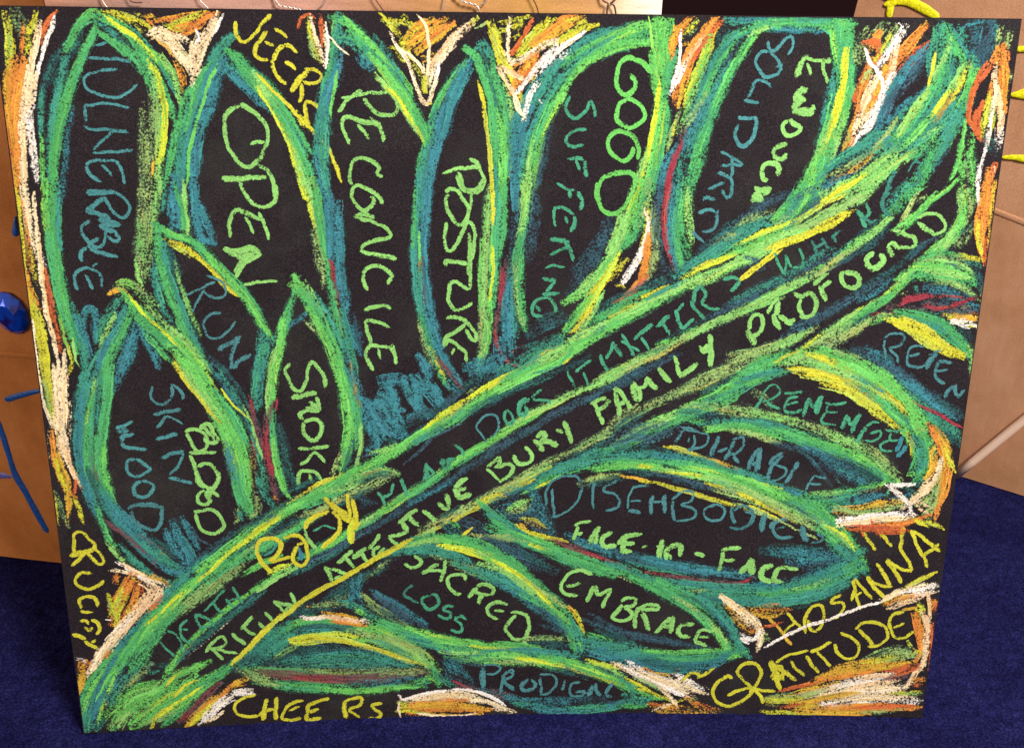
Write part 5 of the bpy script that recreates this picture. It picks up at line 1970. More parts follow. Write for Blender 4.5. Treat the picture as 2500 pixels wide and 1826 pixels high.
D 44 80 497 723 520 729 524 711 511 692 494 689
D 44 80 500 686 516 667
D 55 80 537 649 547 680 562 705
D 44 80 562 705 556 674 558 643
D 33 80 545 661 562 668
D 66 80 586 624 589 655 605 674
D 55 80 537 655 546 680 562 705
D 55 80 562 705 561 674 563 649
D 33 80 542 667 565 668
D 55 80 585 637 594 662 615 686
D 44 80 588 661 593 680 615 693
D 33 80 600 662 624 655 622 637 603 624 592 621
D 55 80 627 618 637 637 651 674
D 33 80 675 600 682 618 689 637
D 33 80 689 637 719 631
D 33 80 682 618 709 616
@leaf|large leaf with the words DISEMBODIED and FACE-to-FACE
B 153 55 -41 575 -12 587 22 593
b 154 60 -41 556 -6 562 35 562
b 103 70 5 536 40 549 51 587
b 155 65 51 587 64 555 76 523 88 497
B 129 60 5 575 35 536 59 504
l 90 70 -12 549 17 568 40 577
L 103 70 -6 543 28 555 40 568
y 52 75 17 530 52 526 76 510
n 129 55 29 523 58 517 82 497
T 102 50 16 593 51 599
B 103 50 -47 556 -18 543 11 530
t 155 80 -53 550 -18 518 18 491
y 65 92 14 511 41 494 71 484 100 478 124 471
k 65 80 17 517 35 504
n 91 50 118 464 148 451
t 114 80 79 643 119 655 154 664 194 673 228 679
g 102 80 183 655 229 661 276 661 322 661
G 102 88 189 652 229 658 270 661 310 658 351 651
Y 45 85 287 658 316 658
T 77 60 253 648 300 642 346 636
L 102 70 161 617 196 630 242 636
T 90 50 179 611 219 624 254 630
l 90 88 328 648 375 642 422 633 470 620 517 611
Y 51 80 334 642 381 642 428 636 469 633
G 103 88 386 655 433 648 487 630 534 617 582 599
l 116 85 446 630 493 617 541 602 589 586
y 52 85 447 617 488 605 530 592 573 573 616 548
L 103 75 465 605 513 592 561 573 603 561
g 90 70 498 636 552 611 600 593
t 103 60 470 617 524 599 572 580
y 39 85 530 592 573 573 615 555
B 77 60 317 642 364 633 412 617 453 605
k 38 85 245 636 277 630 312 623
y 51 85 295 623 336 617 377 604 419 592 467 576 509 564
L 45 75 503 567 545 554 587 538 624 523
Y 51 85 515 636 557 618 593 608 616 605
G 154 85 510 630 552 611 594 593 637 574
l 129 85 505 611 547 592 590 574 632 561 668 549
L 129 70 518 599 560 580 603 561 645 549
y 52 80 518 592 561 573 604 548 640 536 677 523
G 168 88 606 593 649 568 686 549 723 530 756 498
g 155 85 660 574 697 562 728 536 761 505 794 466 822 427
l 104 85 638 555 681 536 718 517 757 485 795 460
Y 52 85 737 511 768 492 794 466 802 453
L 91 70 597 561 640 536 683 517 720 498
y 39 80 544 561 580 548 617 529
L 36 70 520 567 562 551 605 532 648 510 686 491 716 478
t 52 60 637 574 680 549 718 517
T 65 60 619 574 663 549 707 517
g 130 80 714 504 752 472 791 440 830 408
t 117 80 772 459 805 427 832 395
G 78 80 816 434 835 421
T 157 50 600 448 642 448 690 445 738 439
b 170 60 619 445 673 439 727 433 775 427
b 157 65 663 419 710 419 763 427
B 118 60 700 406 741 413 782 420
t 104 70 748 459 786 433 807 407
b 157 70 741 407 778 400 807 407
b 157 65 685 374 725 388 765 408 799 428
t 157 80 674 360 714 374 754 395 788 415 815 442
t 158 85 537 346 585 346 633 347 680 354 727 368 773 388 812 409
g 145 80 598 333 646 333 694 340 740 354 786 375 819 402
g 104 70 784 395 812 415 834 429
t 159 85 533 319 582 312 630 313 684 320 730 334 770 355 809 382
l 66 50 657 347 710 354 750 375
b 79 40 678 380 719 388 758 414
b 118 70 136 484 172 464 208 451 244 438 280 424
b 132 75 250 438 298 424 340 418 389 404 437 398 486 391
t 92 70 281 418 329 404 377 398 426 388
r 59 85 94 478 130 458 172 441 209 428 245 415
m 65 60 83 478 124 464 166 451
r 46 70 245 411 281 398 312 384
B 118 60 250 439 298 425 347 412 395 399
b 119 70 310 425 365 412 419 399 474 392 522 386 564 379
r 53 75 300 392 342 386 384 379 427 372 470 362
m 106 60 324 379 373 372 421 369
r 66 80 470 362 512 359 548 363 565 373
m 79 60 433 372 494 362 554 359
t 146 85 343 366 398 359 452 352 507 346 561 346 615 346
L 66 60 405 339 453 339 502 332
t 160 85 436 325 484 325 533 319 581 319 636 313
T 80 60 435 332 485 319 533 312
b 106 70 572 359 608 360 638 367
g 106 75 580 333 622 333
@+lettering|DISEMBODIED in slate blue chalk
D 35 80 78 561 77 593 88 618 108 633 129 636 149 630 159 605 151 577 134 554 114 539 90 532
D 39 80 92 605 92 574 99 536
D 35 80 187 624 185 592 187 551
D 39 80 242 623 219 614 208 598 232 592 247 573 239 554 216 548
D 33 80 278 611 268 579 266 551
D 35 80 275 605 295 611 316 614
D 33 80 271 573 297 573
D 45 80 266 548 298 544
D 56 80 323 586 321 567 322 538
D 56 80 352 589 350 567 355 541
D 33 80 324 567 353 573
D 45 80 370 573 372 547 379 522
D 36 80 367 576 390 595 413 595 414 573 391 563 422 551 423 531 403 525 379 522
D 36 80 468 563 448 554 446 535 465 522 485 528 492 548 477 564 459 563
D 45 80 509 560 508 535 521 516
D 36 80 510 548 533 561 557 545 554 519 531 503 504 506
D 56 80 582 535 580 516 579 497
D 45 80 606 523 602 503
D 36 80 539 548 560 538 556 519 537 503 507 506
D 67 80 586 545 583 519 582 493
D 45 80 641 529 612 519 608 497 627 481 657 484
D 34 80 614 503 637 510
D 90 80 675 513 680 488 693 472
D 39 80 694 465 720 472 725 485 709 491
@+lettering|FACE-to-FACE in bright lime chalk
l 45 88 144 510 164 519 185 522
l 56 88 153 510 147 490 142 474
l 45 85 147 487 165 493
l 79 90 203 509 189 484 181 464
l 67 90 200 503 198 483 195 464
l 68 90 233 496 215 483 210 467 222 457 246 460
l 62 90 246 464 266 483 283 486 304 490
l 68 90 266 483 261 464 258 447 282 444
l 56 88 261 464 287 467
l 34 80 303 454 317 460
l 68 90 352 476 348 450 346 427
l 45 85 338 457 359 460
l 68 88 364 424 363 447 377 460 395 457 393 431
l 57 80 369 437 376 424
l 57 90 429 437 441 437 453 431
l 51 88 491 447 514 451 538 454
l 57 88 497 444 493 418 489 391
l 51 85 496 421 525 424
l 68 90 564 428 554 405 537 385
l 68 90 561 418 563 398 570 385
l 57 85 551 398 568 405
l 68 90 616 412 596 398 592 378 607 369 631 372
l 68 90 567 425 553 405 539 391
l 68 88 567 425 569 398 570 385
l 68 88 615 412 595 402 588 385 601 369 622 369
l 62 88 628 405 652 402 676 399
l 63 88 631 405 621 382 619 369 643 366
@leaf|leaf with the word EMBRACE
B 155 50 -117 532 -76 505 -35 473 7 440
B 156 50 -135 500 -88 473 -41 440 7 413
T 129 50 -158 513 -123 487 -82 460
l 77 80 -240 463 -193 494 -152 487
L 65 60 -111 493 -76 486 -35 479
g 77 70 -146 526 -117 506
G 64 88 -76 575 -53 550 -23 518 6 492
g 90 85 -70 563 -35 530 0 498 36 478
t 168 85 -53 543 -18 511 18 485 48 472
L 78 70 -53 486 -11 479 30 472
B 156 50 -41 466 7 440 48 419
y 39 80 -117 487 -94 506
g 103 80 -41 524 0 492 41 472
t 90 70 -18 511 24 485
G 91 88 0 485 41 478 83 465 125 445
g 130 88 -47 505 0 485 47 465 95 445 143 425
L 78 60 -53 486 -12 485 30 472
Y 65 90 47 462 77 452 113 445
g 144 88 83 452 131 425 180 405 228 385
B 130 55 -53 479 -12 459 30 439 66 426
B 157 60 -35 453 12 433 54 413 90 399
g 131 88 83 453 131 439 179 419 228 399 276 386
g 132 88 239 406 288 386 337 359 387 332 431 305
g 106 85 330 379 380 352 430 325 474 291 507 257
g 120 85 282 379 332 352 381 325 425 298 464 264 497 230
t 79 70 221 419 275 399 331 372
T 80 60 405 332 449 312 487 278 521 237
b 80 70 455 305 494 278 527 237 548 195
t 94 80 448 325 486 298 519 264 546 223
g 121 85 438 285 477 250 511 209 532 167
l 108 85 477 257 503 223 524 188
L 53 60 387 325 431 298 464 264
G 54 80 497 223 512 195 526 167
g 135 85 523 202 549 188 575 168
t 108 80 533 230 554 195 575 168
T 105 60 36 434 66 414 96 400
L 40 60 252 379 283 366
B 54 50 172 265 209 251 246 230 290 209
B 54 55 190 278 233 251 283 223 333 209 382 202 432 195 481 188
B 81 60 233 244 283 223 332 216 382 205 432 195
T 81 60 209 237 259 216 309 195
g 94 75 179 224 223 209 260 195
t 122 80 174 210 229 195 285 188 335 174
t 162 85 174 196 230 174 286 167 341 167 397 160
G 81 80 322 181 371 174 421 174 470 178 519 181
t 163 85 335 160 391 153 447 153 502 160 556 175
g 81 75 354 160 403 153 453 153 501 167
b 163 70 199 175 255 160 311 146 367 139 423 135
b 163 70 262 146 318 135 374 128 429 132 485 139 520 160
T 136 60 323 153 380 139 436 132
g 108 75 519 174 550 167 574 182
G 68 85 526 160 557 168
b 81 60 193 182 236 188
@+lettering|EMBRACE in bright lime chalk
l 51 88 192 386 162 396 135 387 121 367 118 347 134 333 158 330
l 51 85 127 357 145 357 163 363
l 57 88 179 312 188 333 199 356
l 57 88 199 356 206 333 224 339 239 346
l 57 88 236 346 225 319 219 295
l 58 88 264 305 253 285 239 271
l 52 88 261 312 279 322 297 319 292 302 271 298 287 285 287 268 263 261 239 271
l 64 88 304 298 297 264 298 240
l 52 88 298 291 322 302 349 302 350 291 329 291 307 291
l 69 88 314 285 324 257 332 233
l 58 88 384 271 367 250 347 226
l 64 88 390 274 386 250 384 226
l 52 85 362 243 392 250
l 64 88 440 254 410 250 402 236 412 219 433 219
l 52 88 485 230 460 237 448 223 446 205 475 195
l 47 88 452 219 479 216
@leaf|leaf with the words SACRED and LOSS
t 103 75 -269 457 -234 476 -199 488
g 103 85 -240 469 -205 482 -164 481 -123 474 -82 460
t 129 80 -258 450 -217 456 -176 455 -135 448
G 117 85 -176 481 -129 474 -82 460 -41 440 -5 420
t 155 80 -270 452 -229 457 -182 453 -135 436 -88 409
l 77 85 -240 464 -199 476 -152 482
G 104 88 -158 482 -111 468 -64 455 -23 428 19 401 55 367
Y 78 92 -164 463 -123 456 -82 442 -41 422 -5 401
g 91 85 -146 488 -94 475 -47 454 -5 428 37 394
l 105 88 -70 442 -29 415 13 388 49 361
L 78 60 -182 437 -141 423 -100 409 -58 389
L 65 60 -123 403 -82 389 -46 369
t 105 70 -147 430 -100 403 -52 376 -10 355 38 328
b 79 70 -34 362 8 341 50 314
T 129 50 -324 388 -294 420 -270 439
L 64 50 -372 363 -330 394 -288 426
T 129 60 -444 318 -401 350 -365 376 -329 401
T 116 60 -414 331 -378 356 -348 375
L 77 40 -444 312 -408 331 -378 343
b 77 70 -371 376 -372 343 -376 316
b 78 70 -353 388 -360 349 -350 322
b 45 60 -379 330 -348 369
t 91 70 -397 324 -362 309 -333 288 -304 274
L 78 75 -346 339 -326 315 -303 294 -280 280
G 78 75 -374 310 -339 288
L 105 60 -332 315 -303 294 -274 273 -238 252
T 105 60 -320 308 -291 287 -262 266
b 91 75 -322 348 -296 327 -267 307 -238 286 -208 264
B 131 70 -314 335 -279 307 -244 279 -214 258
g 105 80 -321 274 -286 260 -251 245 -209 230
g 158 85 -334 268 -292 246 -251 231 -203 216 -161 202
t 146 85 -299 240 -251 225 -203 210 -155 195 -106 186
G 93 85 -238 252 -191 230 -143 215 -94 200 -46 192
G 107 80 -179 216 -131 208 -82 200 -33 185 15 184
t 134 85 -161 188 -113 180 -58 171 -9 171 46 170
g 107 80 -179 202 -119 187 -58 185
Y 47 85 -94 197 -58 192 -15 188 28 187
l 67 85 -164 184 -119 180 -64 179
L 67 60 -100 158 -58 158 -15 157
G 94 75 -149 167 -88 158 -27 157 34 149
t 158 85 -59 396 -23 382 13 355 50 327 80 300
G 118 88 -53 428 -17 415 19 388 55 354
l 119 88 -65 415 -23 402 19 375 55 341 86 307 111 272
g 105 88 -35 435 1 408 37 381 73 347 110 313 141 279
Y 66 92 -41 422 -5 401 31 374 67 341 98 300 123 265
Y 40 80 43 361 80 320 111 279
L 66 70 31 374 67 347 104 320 135 293
k 53 80 141 299 160 272 173 237
y 54 85 153 286 166 258 173 234
g 134 85 92 300 123 265 143 224 156 182
t 121 85 129 272 154 238 168 196 168 175
G 67 88 111 293 142 252
b 120 65 13 335 56 307 93 279 124 245
B 120 50 44 314 87 279 124 238
B 67 50 75 252 112 238 137 224
g 93 60 25 334 62 314 99 286
G 67 85 161 210 174 182
L 81 60 21 212 64 215 106 214 143 210
T 81 60 27 198 76 204 125 200
T 94 60 58 190 94 197 137 196
Y 47 85 -64 193 -22 192 21 191 76 183
G 107 85 -58 199 -9 198 39 191 95 176
t 162 85 -58 178 -3 177 52 176 107 169 156 168
g 81 75 -46 164 9 170 64 162
@+lettering|SACRED in bright lime chalk
l 50 88 -226 441 -212 428 -215 415 -235 409 -250 419
l 56 88 -209 392 -191 404 -170 420
l 50 88 -153 430 -156 404 -168 371
l 45 85 -200 401 -177 401 -153 394
l 51 88 -106 373 -112 387 -135 387 -150 377 -145 354 -130 340 -118 340
l 57 88 -79 356 -91 340 -100 326
l 51 88 -82 359 -64 362 -43 352 -46 335 -67 336 -88 343
l 51 88 -70 336 -76 323 -73 309
l 46 85 -67 336 -79 313
l 51 88 -7 305 -28 315 -49 309 -55 295 -49 278 -31 268
l 46 85 -40 292 -16 291
l 52 88 -1 288 17 287 36 277 45 253 39 229 27 215 6 215 -9 233 -12 247 -4 260 11 281
l 46 85 27 212 40 201
@+lettering|LOSS in dull green chalk
x 39 80 -227 362 -245 353 -252 336 -237 326 -216 315
e 45 80 -189 335 -207 329 -208 312 -196 298 -181 301 -172 318 -177 335 -189 338
e 46 80 -133 303 -151 307 -160 297 -142 287 -145 273 -160 274 -175 284
e 46 80 -106 269 -118 279 -133 270 -118 256 -118 239 -130 235 -145 246
@leaf|closed leaf with a red midrib, low on the left
t 142 75 -599 176 -561 208 -518 240 -476 266
t 103 70 -603 196 -572 229 -535 258
T 129 50 -522 288 -491 307 -461 326
T 116 60 -492 293 -456 305 -415 311
L 77 50 -473 313 -432 318 -391 317
g 103 75 -566 229 -523 261 -475 279 -427 291
G 91 85 -499 273 -457 279 -416 277 -375 262 -334 254
g 104 80 -487 273 -440 271 -393 256 -346 241
T 104 70 -506 247 -458 258 -411 257 -364 249
t 130 80 -489 239 -441 244 -394 236
G 105 80 -358 255 -316 247 -275 232 -239 211
L 105 75 -376 242 -329 234 -287 219 -246 197
t 155 70 -580 189 -537 221 -489 239
G 119 80 -334 248 -293 226 -251 204 -216 182 -186 154
Y 78 92 -516 230 -477 235 -436 237 -394 236 -359 228
Y 78 92 -513 220 -478 218 -436 224 -395 219 -353 207
y 92 85 -501 233 -454 231 -401 222 -353 207 -318 192
y 65 85 -525 227 -513 233
l 78 80 -557 181 -532 200 -502 213
G 106 85 -359 221 -311 213 -270 191 -228 169 -192 147
L 106 80 -317 233 -275 218 -234 197 -198 175
y 66 85 -311 213 -270 205 -228 186
y 79 85 -360 201 -318 192 -276 177 -240 155
y 67 85 -294 178 -258 163 -216 154 -192 140
l 120 85 -329 220 -282 205 -240 183 -204 154 -180 139
t 66 60 -329 220 -282 198 -240 169
T 157 60 -564 167 -509 192 -455 204 -395 202
T 158 70 -540 173 -480 184 -420 189 -360 187 -301 164
t 158 70 -552 160 -492 171 -432 176 -367 173 -301 157
t 133 75 -360 187 -319 172 -277 156 -241 148
x 132 65 -570 154 -511 151 -451 156 -379 153 -313 144 -265 142
T 91 60 -605 162 -575 175 -545 180
B 65 40 -599 169 -569 174
m 104 30 -588 155 -552 160
g 91 75 -612 156 -565 147 -506 144 -440 138
L 119 60s -624 149 -571 140 -500 137 -422 134 -344 131 -271 135
g 106 60 -602 121 -543 111 -483 108 -418 98 -345 95
m 119 75s -589 141 -530 131 -471 122 -399 115 -332 116 -259 124 -204 126
r 92 70 -566 133 -518 127 -471 122 -423 120
r 66 60 -471 118 -423 113 -375 114
m 106 70s -435 120 -375 114 -314 115 -259 124
r 53 50 -345 113 -296 115
L 120 50s -302 126 -253 131 -204 133
L 104 60 -624 142 -607 128 -579 112 -543 104
g 119 80 -585 113 -526 99 -466 93 -400 83
G 93 80 -454 93 -400 83 -346 81 -297 83
G 94 80 -364 79 -315 87 -266 89 -217 91
b 107 40 -375 104 -321 102 -260 107 -223 113
g 108 70 -242 99 -205 105 -180 118
G 121 80 -205 119 -180 104 -168 90
g 94 75 -198 147 -180 125 -174 97
t 40 60 -202 105 -205 77
L 78 60 -647 157 -624 136 -590 113 -549 104
g 78 75 -651 171 -623 149 -595 127
T 155 60 -620 197 -584 223 -547 248
t 155 70 -640 171 -608 203 -571 236 -528 268
t 104 70 -610 169 -574 192 -537 207
m 104 50s -612 142 -577 137 -536 131
L 91 60 -641 150 -601 134 -560 119
T 103 60 -652 158 -622 177 -580 182
@background_scribble|small cream and orange wedge above the closed leaf
k 65 85 -439 298 -416 291 -386 286 -357 275
c 55 95 -487 283 -451 285 -416 284 -381 276 -340 268
w 55 100 -492 287 -463 282 -439 285
w 55 100 -363 276 -333 271
o 78 90 -416 277 -381 269 -346 262
p 66 80 -445 288 -398 280 -351 268
o 39 60 -479 313 -467 316
@leaf|leaf with the word PRODIGAL along the bottom
b 134 60 -161 167 -143 138 -125 117
b 121 60 -149 174 -125 138 -101 109
b 161 50 -162 146 -150 125 -144 103
B 95 50 -174 111 -137 103 -101 88
B 81 50 -149 160 -107 159 -70 144
B 81 40 -94 151 -52 157 -9 150
T 134 50 -167 181 -149 160
t 108 60 -174 125 -150 96 -125 89
G 94 70 -58 150 -9 153 40 145
r 47 85 -137 103 -107 84 -76 73
m 95 60 -125 89 -82 73 -39 65 5 53
m 109 50 -39 65 5 50 48 34
b 109 60 -70 73 -20 57 30 42
m 109 55 -39 72 -8 57 23 42
b 96 60 -14 57 29 42 79 41 129 40 179 47
t 96 70 11 35 61 27 111 12 167 11 223 18
b 110 70 48 27 105 12 161 11 217 18
t 124 75 142 18 198 18 254 25 304 39
b 83 65 229 25 279 32 322 46
B 69 50 173 40 216 47 260 32
g 124 60 279 32 316 46 341 53
g 83 70 267 25 311 24 342 31
T 110 60 296 75 328 60
G 122 85 -58 171 -3 170 52 155 102 141 145 133
L 81 70 -34 157 15 153 65 148
Y 61 90 15 163 58 155 102 144 145 133 189 118
G 109 85 77 162 126 154 176 133 220 111 264 89
y 61 90 120 147 164 126 214 111 258 89 296 75
g 95 85 107 162 157 140 207 118 251 104 296 82 328 60
G 95 85 138 154 188 133 239 111 283 89 321 68
T 82 60 181 154 225 132 270 111
T 109 50 96 134 139 126 177 111
l 82 80 194 147 238 132 276 111
Y 68 85 188 154 225 143 256 132
G 82 80 251 97 296 75 341 53 372 46
y 55 85 276 104 320 82 359 57
y 48 80 302 75 340 68 372 49
t 110 80 276 96 303 60 323 39
g 110 70 258 89 283 75 303 53
t 96 70 284 53 316 39 341 46
@+lettering|PRODIGAL in slate blue chalk
D 82 80 -67 137 -67 108 -67 80
D 35 80 -67 144 -39 147 -24 136 -36 122 -58 119
D 47 80 -15 118 -21 93 -23 65
D 35 80 -18 118 4 132 4 114 -14 100 10 78
D 41 80 35 99 26 85 35 71 54 78
D 41 80 -18 111 -21 86 -24 61
D 35 80 -21 114 -3 125 7 117 -9 104 -18 100 -2 82 10 71
D 47 80 44 106 29 85 32 71 50 74 63 88 50 103
D 47 80 72 109 75 84 75 63
D 38 80 71 116 96 116 112 102 109 80 91 63 72 59
D 35 80 134 101 131 83 128 69
D 41 80 171 94 152 90 144 73 153 55 178 58 181 69 159 65
D 71 80 202 86 197 68 191 54
D 59 80 208 90 212 68 222 54
D 47 80 252 93 240 75 237 57 253 50
@+lettering|CRUCIFY in yellow chalk down the left margin
y 43 88 -985 471 -984 499 -980 517 -966 520 -951 504 -939 488 -946 475 -966 467 -985 464 -997 462
y 44 88 -996 466 -976 471 -954 474 -938 476 -926 457 -924 444 -936 441 -950 458 -960 468 -978 453 -996 438
y 44 88 -952 417 -974 421 -989 409 -990 396 -978 383 -959 379 -941 387 -929 400
y 47 88 -989 325 -976 322 -959 321
y 44 88 -986 329 -987 351 -972 360 -955 356 -948 346 -950 333
y 44 88 -992 300 -978 299 -974 289
y 48 88 -967 301 -954 291 -950 274 -960 262
y 38 85 -985 283 -975 272 -966 282
y 53 88 -1013 265 -999 261 -983 253
y 48 88 -989 247 -974 236 -961 225
y 43 85 -973 239 -961 249
@background_scribble|orange, yellow and cream wedge beside CRUCIFY
w 52 100 -897 443 -871 423 -845 402 -824 385
c 63 95 -886 439 -855 419 -823 398 -796 384
k 74 70 -833 411 -806 397 -790 384
c 52 85 -910 424 -883 417 -861 406
F o 86 85 60 84 -893 420 -850 406 -843 367 -858 322 -889 297 -919 279 -923 351
F y 74 70 70 98 -913 389 -882 362 -869 323 -895 291 -925 273 -919 332
y 74 85 -922 358 -915 318 -907 285
O 61 60 -874 394 -853 380 -849 361
y 61 80 -867 406 -857 393
w 31 80 -936 300 -922 299
L 49 70 -923 345 -925 325
p 148 92 -845 399 -825 379 -821 359 -839 341
p 87 88 -819 379 -803 371
c 63 90 -803 371 -816 346 -847 321
o 62 70 -811 339 -842 315
O 62 60 -804 352 -836 321
p 136 95 -832 360 -858 322 -889 291 -915 259
c 111 95 -864 316 -895 285 -927 247 -953 215
c 112 95 -921 253 -953 215 -973 183 -987 160
w 63 90 -876 310 -908 272
o 74 70 -930 220 -955 195
o 148 85 -983 197 -997 177 -1004 158
k 99 85 -997 177 -1006 144 -1014 118
w 42 60 -1011 205 -995 197 -990 184
O 62 70 -1013 179 -1004 164
@background_scribble|brown, gold and white strokes beside CHEERS
m 116 75 -697 112 -729 79 -761 46 -786 26
r 65 70 -792 26 -773 39 -780 22
k 117 90 -625 129 -655 116 -680 97
k 130 90 -693 84 -724 57 -750 31 -769 11
o 78 80 -667 110 -699 77 -737 51
y 78 85 -706 70 -738 37 -764 10
w 104 100 -615 90 -645 91 -669 82
w 117 100 -657 89 -688 69 -714 43 -739 16
w 67 95 -628 87 -610 83
c 44 80 -690 41 -715 22 -740 9
@lettering|CHEERS in yellow chalk
y 45 88 -610 83 -640 74 -659 61 -663 43 -649 28 -626 23 -608 22
y 51 88 -584 71 -592 43 -596 11
y 51 88 -563 73 -565 41 -569 10
y 46 85 -608 22 -592 36 -568 42
y 51 88 -584 71 -592 43 -600 11
y 51 88 -563 73 -565 41 -567 10
y 46 85 -592 36 -568 42
y 46 88 -498 63 -528 54 -548 30 -552 12 -531 8 -506 14
y 40 85 -535 33 -508 46
y 57 88 -437 64 -462 58 -486 48 -490 27 -491 6 -458 11
y 46 85 -487 27 -463 36
y 58 88 -401 55 -402 27 -400 5
y 46 88 -404 52 -383 62 -361 61 -365 43 -390 30 -378 18 -366 7
y 52 88 -310 44 -335 42 -329 27 -314 16 -324 2 -348 3
@background_scribble|white and orange flame between CHEERS and PRODIGAL
c 57 95 -267 50 -224 63 -175 69 -125 71
c 108 90 -249 49 -199 62 -150 68 -101 66
w 57 100 -273 68 -261 57
w 46 100 -144 78 -101 77 -57 62 -26 43 -14 28
w 46 95 -261 53 -205 69 -150 78
c 122 90 -243 42 -181 54 -119 56 -64 44
c 58 95 -88 52 -51 40 -14 21 11 13
w 41 90 -70 66 -39 51 -14 32
F o 122 90 0 108 -255 39 -199 48 -132 46 -51 22 -70 12 -151 10 -212 16 -249 24
k 109 85 -249 35 -181 36 -113 31 -64 22
y 108 85 -276 40 -255 42 -261 25
y 54 85 -274 22 -249 24 -212 12 -175 7
c 34 95 -270 43 -271 25 -268 7
k 41 80 -182 8 -120 6 -70 8
c 35 90 -225 13 -151 3 -88 9
c 47 70 -39 22 -7 10 17 13
m 54 50 -57 73 -14 50
@background_scribble|white and orange burst right of PRODIGAL
c 109 95 256 143 294 125 332 103 370 82
w 70 100 286 150 325 125 363 103 401 89 439 82
c 150 92 300 125 350 103 395 82 434 60
w 70 95 281 132 332 96 383 75 428 53
L 68 70 307 103 352 82 384 60
k 55 60 324 132 356 117 394 110
y 54 60 411 132 394 110
w 109 85 406 110 444 89 471 68
c 70 85 394 103 439 75 484 60
w 58 60 457 82 489 75
y 55 70 372 53 404 39 428 46
c 58 98 364 78 391 53 411 24
c 47 90 384 60 404 39 412 13
o 69 70 348 31 386 24 424 17
k 138 50 355 24 405 17 456 10 506 10
o 110 60 441 46 474 24 505 17
O 55 70 473 32 493 17
O 55 80 345 28 373 28
L 137 50 435 39 466 46
c 59 80 355 13 392 28
k 55 60 362 10 425 2 494 6
o 54 70 318 128 349 125
L 68 40 442 125 474 111
@lettering|GRATITUDE in yellow chalk
y 41 80 497 135 480 118 456 103
y 47 80 419 96 443 118 468 111 479 125
y 50 88 543 104 530 111 512 96 498 75 500 50 517 32 542 25 566 36 584 54 595 72 576 76 552 65 534 54
y 49 88 595 72 571 97 554 122 565 143 589 147 609 129 611 108 600 83 586 65
y 53 85 594 83 615 54 623 33
y 47 85 601 76 626 69 651 69
y 59 85 631 154 646 126 661 98
y 59 88 631 154 644 112 663 73
y 59 85 632 147 664 126 698 98
y 41 85 667 98 657 140 635 105
y 41 80 639 101 659 112 677 127
y 47 85 644 147 673 169 720 183
y 47 85 680 155 694 134 718 113
y 49 85 716 169 730 148 751 121
y 46 85 724 180 745 187 773 209
y 44 85 739 180 760 160 780 139
y 44 88 792 233 814 223 834 206 842 186 832 164 811 164 791 178 780 202
y 48 88 836 241 857 220 875 197
y 46 88 827 241 844 258 867 262 889 255 903 239 906 218 889 200 862 196
y 46 88 939 291 916 283 906 266 912 242 926 222 947 222 969 240
y 40 85 917 246 943 260
k 45 80 933 294 968 305
@lettering|HOSANNA in yellow chalk
k 44 85 615 272 642 245 662 217 680 197
y 44 85 659 286 680 262 703 239
y 35 80 650 224 666 245 683 259
y 44 88 710 228 705 256 708 283 721 304 739 304 747 284 747 256 734 236 721 242 710 266
y 40 88 784 335 767 325 763 311 786 315 794 301 784 281 773 267
y 43 88 810 318 813 349 807 375
y 43 88 810 375 830 356 858 323
y 43 85 834 295 821 329 811 362
y 40 85 809 325 832 342
y 57 88 839 383 860 356 891 323
y 48 88 842 379 871 360 902 357
y 51 88 899 357 877 390 859 419
y 56 88 881 429 903 397 924 367
y 47 88 882 426 914 404 944 398
y 50 88 944 397 929 429 911 455 910 487 910 513
y 47 88 929 504 945 469 966 436 979 407
y 50 88 932 501 951 491 977 469 1003 450
y 47 88 963 436 979 450 997 470
y 50 88 815 499 831 480 852 451
y 50 88 856 496 873 480 890 461
@background_scribble|orange, gold and cream crescent around the tip of REMEMBER
o 100 90 941 757 961 733 976 702
o 113 90 951 745 969 715 985 678 996 641
k 88 85 958 751 979 721 996 684
y 63 90 982 703 996 678 1008 654
y 63 80 991 678 1005 654
n 50 60 952 757 979 727
o 101 92 958 684 962 659 955 640
k 114 85 954 696 959 659 946 622
c 101 98 974 672 973 641 958 615 938 590
c 127 90 968 634 948 609 928 584
k 102 85 985 653 987 616 981 578 972 553
o 102 90 993 641 992 603 982 565 980 540
F L 115 75 40 101 959 609 984 597 978 553 938 546 917 577
c 102 90 953 615 933 584 907 564
L 102 70 975 622 970 572 956 546
p 43 85 934 577 966 559
p 43 80 921 590 942 558 961 546
k 116 75 756 550 802 556 848 567 894 577
L 103 70 756 556 804 544 850 551 889 564
c 116 97 770 531 817 528 864 529 910 536
w 103 100 765 524 811 531 857 538 904 542
c 90 95 766 514 812 521 864 529 917 529
w 65 98 860 614 886 596 905 580
w 54 100 863 617 895 615 918 618
w 49 95 873 602 899 583 918 564 927 539
w 65 80 914 552 939 539
O 103 80 784 505 831 506 878 506 918 520
O 77 80 856 499 885 500 914 500
o 77 85 848 519 894 519 934 530 962 540
y 64 90 958 527 982 518 998 511
y 51 85 934 530 965 514
O 45 80 807 518 819 486
O 45 80 835 525 857 487
o 51 80 905 526 908 500
L 64 50 945 539 975 533
@background_scribble|cream and gold strokes right of EMBRACE
c 93 98 503 322 528 305 548 278
c 160 95 528 298 555 271 581 244
c 120 92 547 292 580 265 600 237
k 107 60 516 298 550 258 577 223
c 94 95 593 251 602 217 598 189
w 69 100 558 223 584 210 601 231
w 69 100 553 216 578 203
L 107 60 613 231 609 203
o 67 80 569 244 588 230
k 107 55 559 292 602 292 645 286
o 80 60 578 285 620 292 662 293
n 133 45 595 299 632 292 656 286
k 67 70 572 285 615 272 650 286
O 54 75 599 244 629 251 647 258
L 134 50 607 224 626 210
o 53 50 606 306 642 306
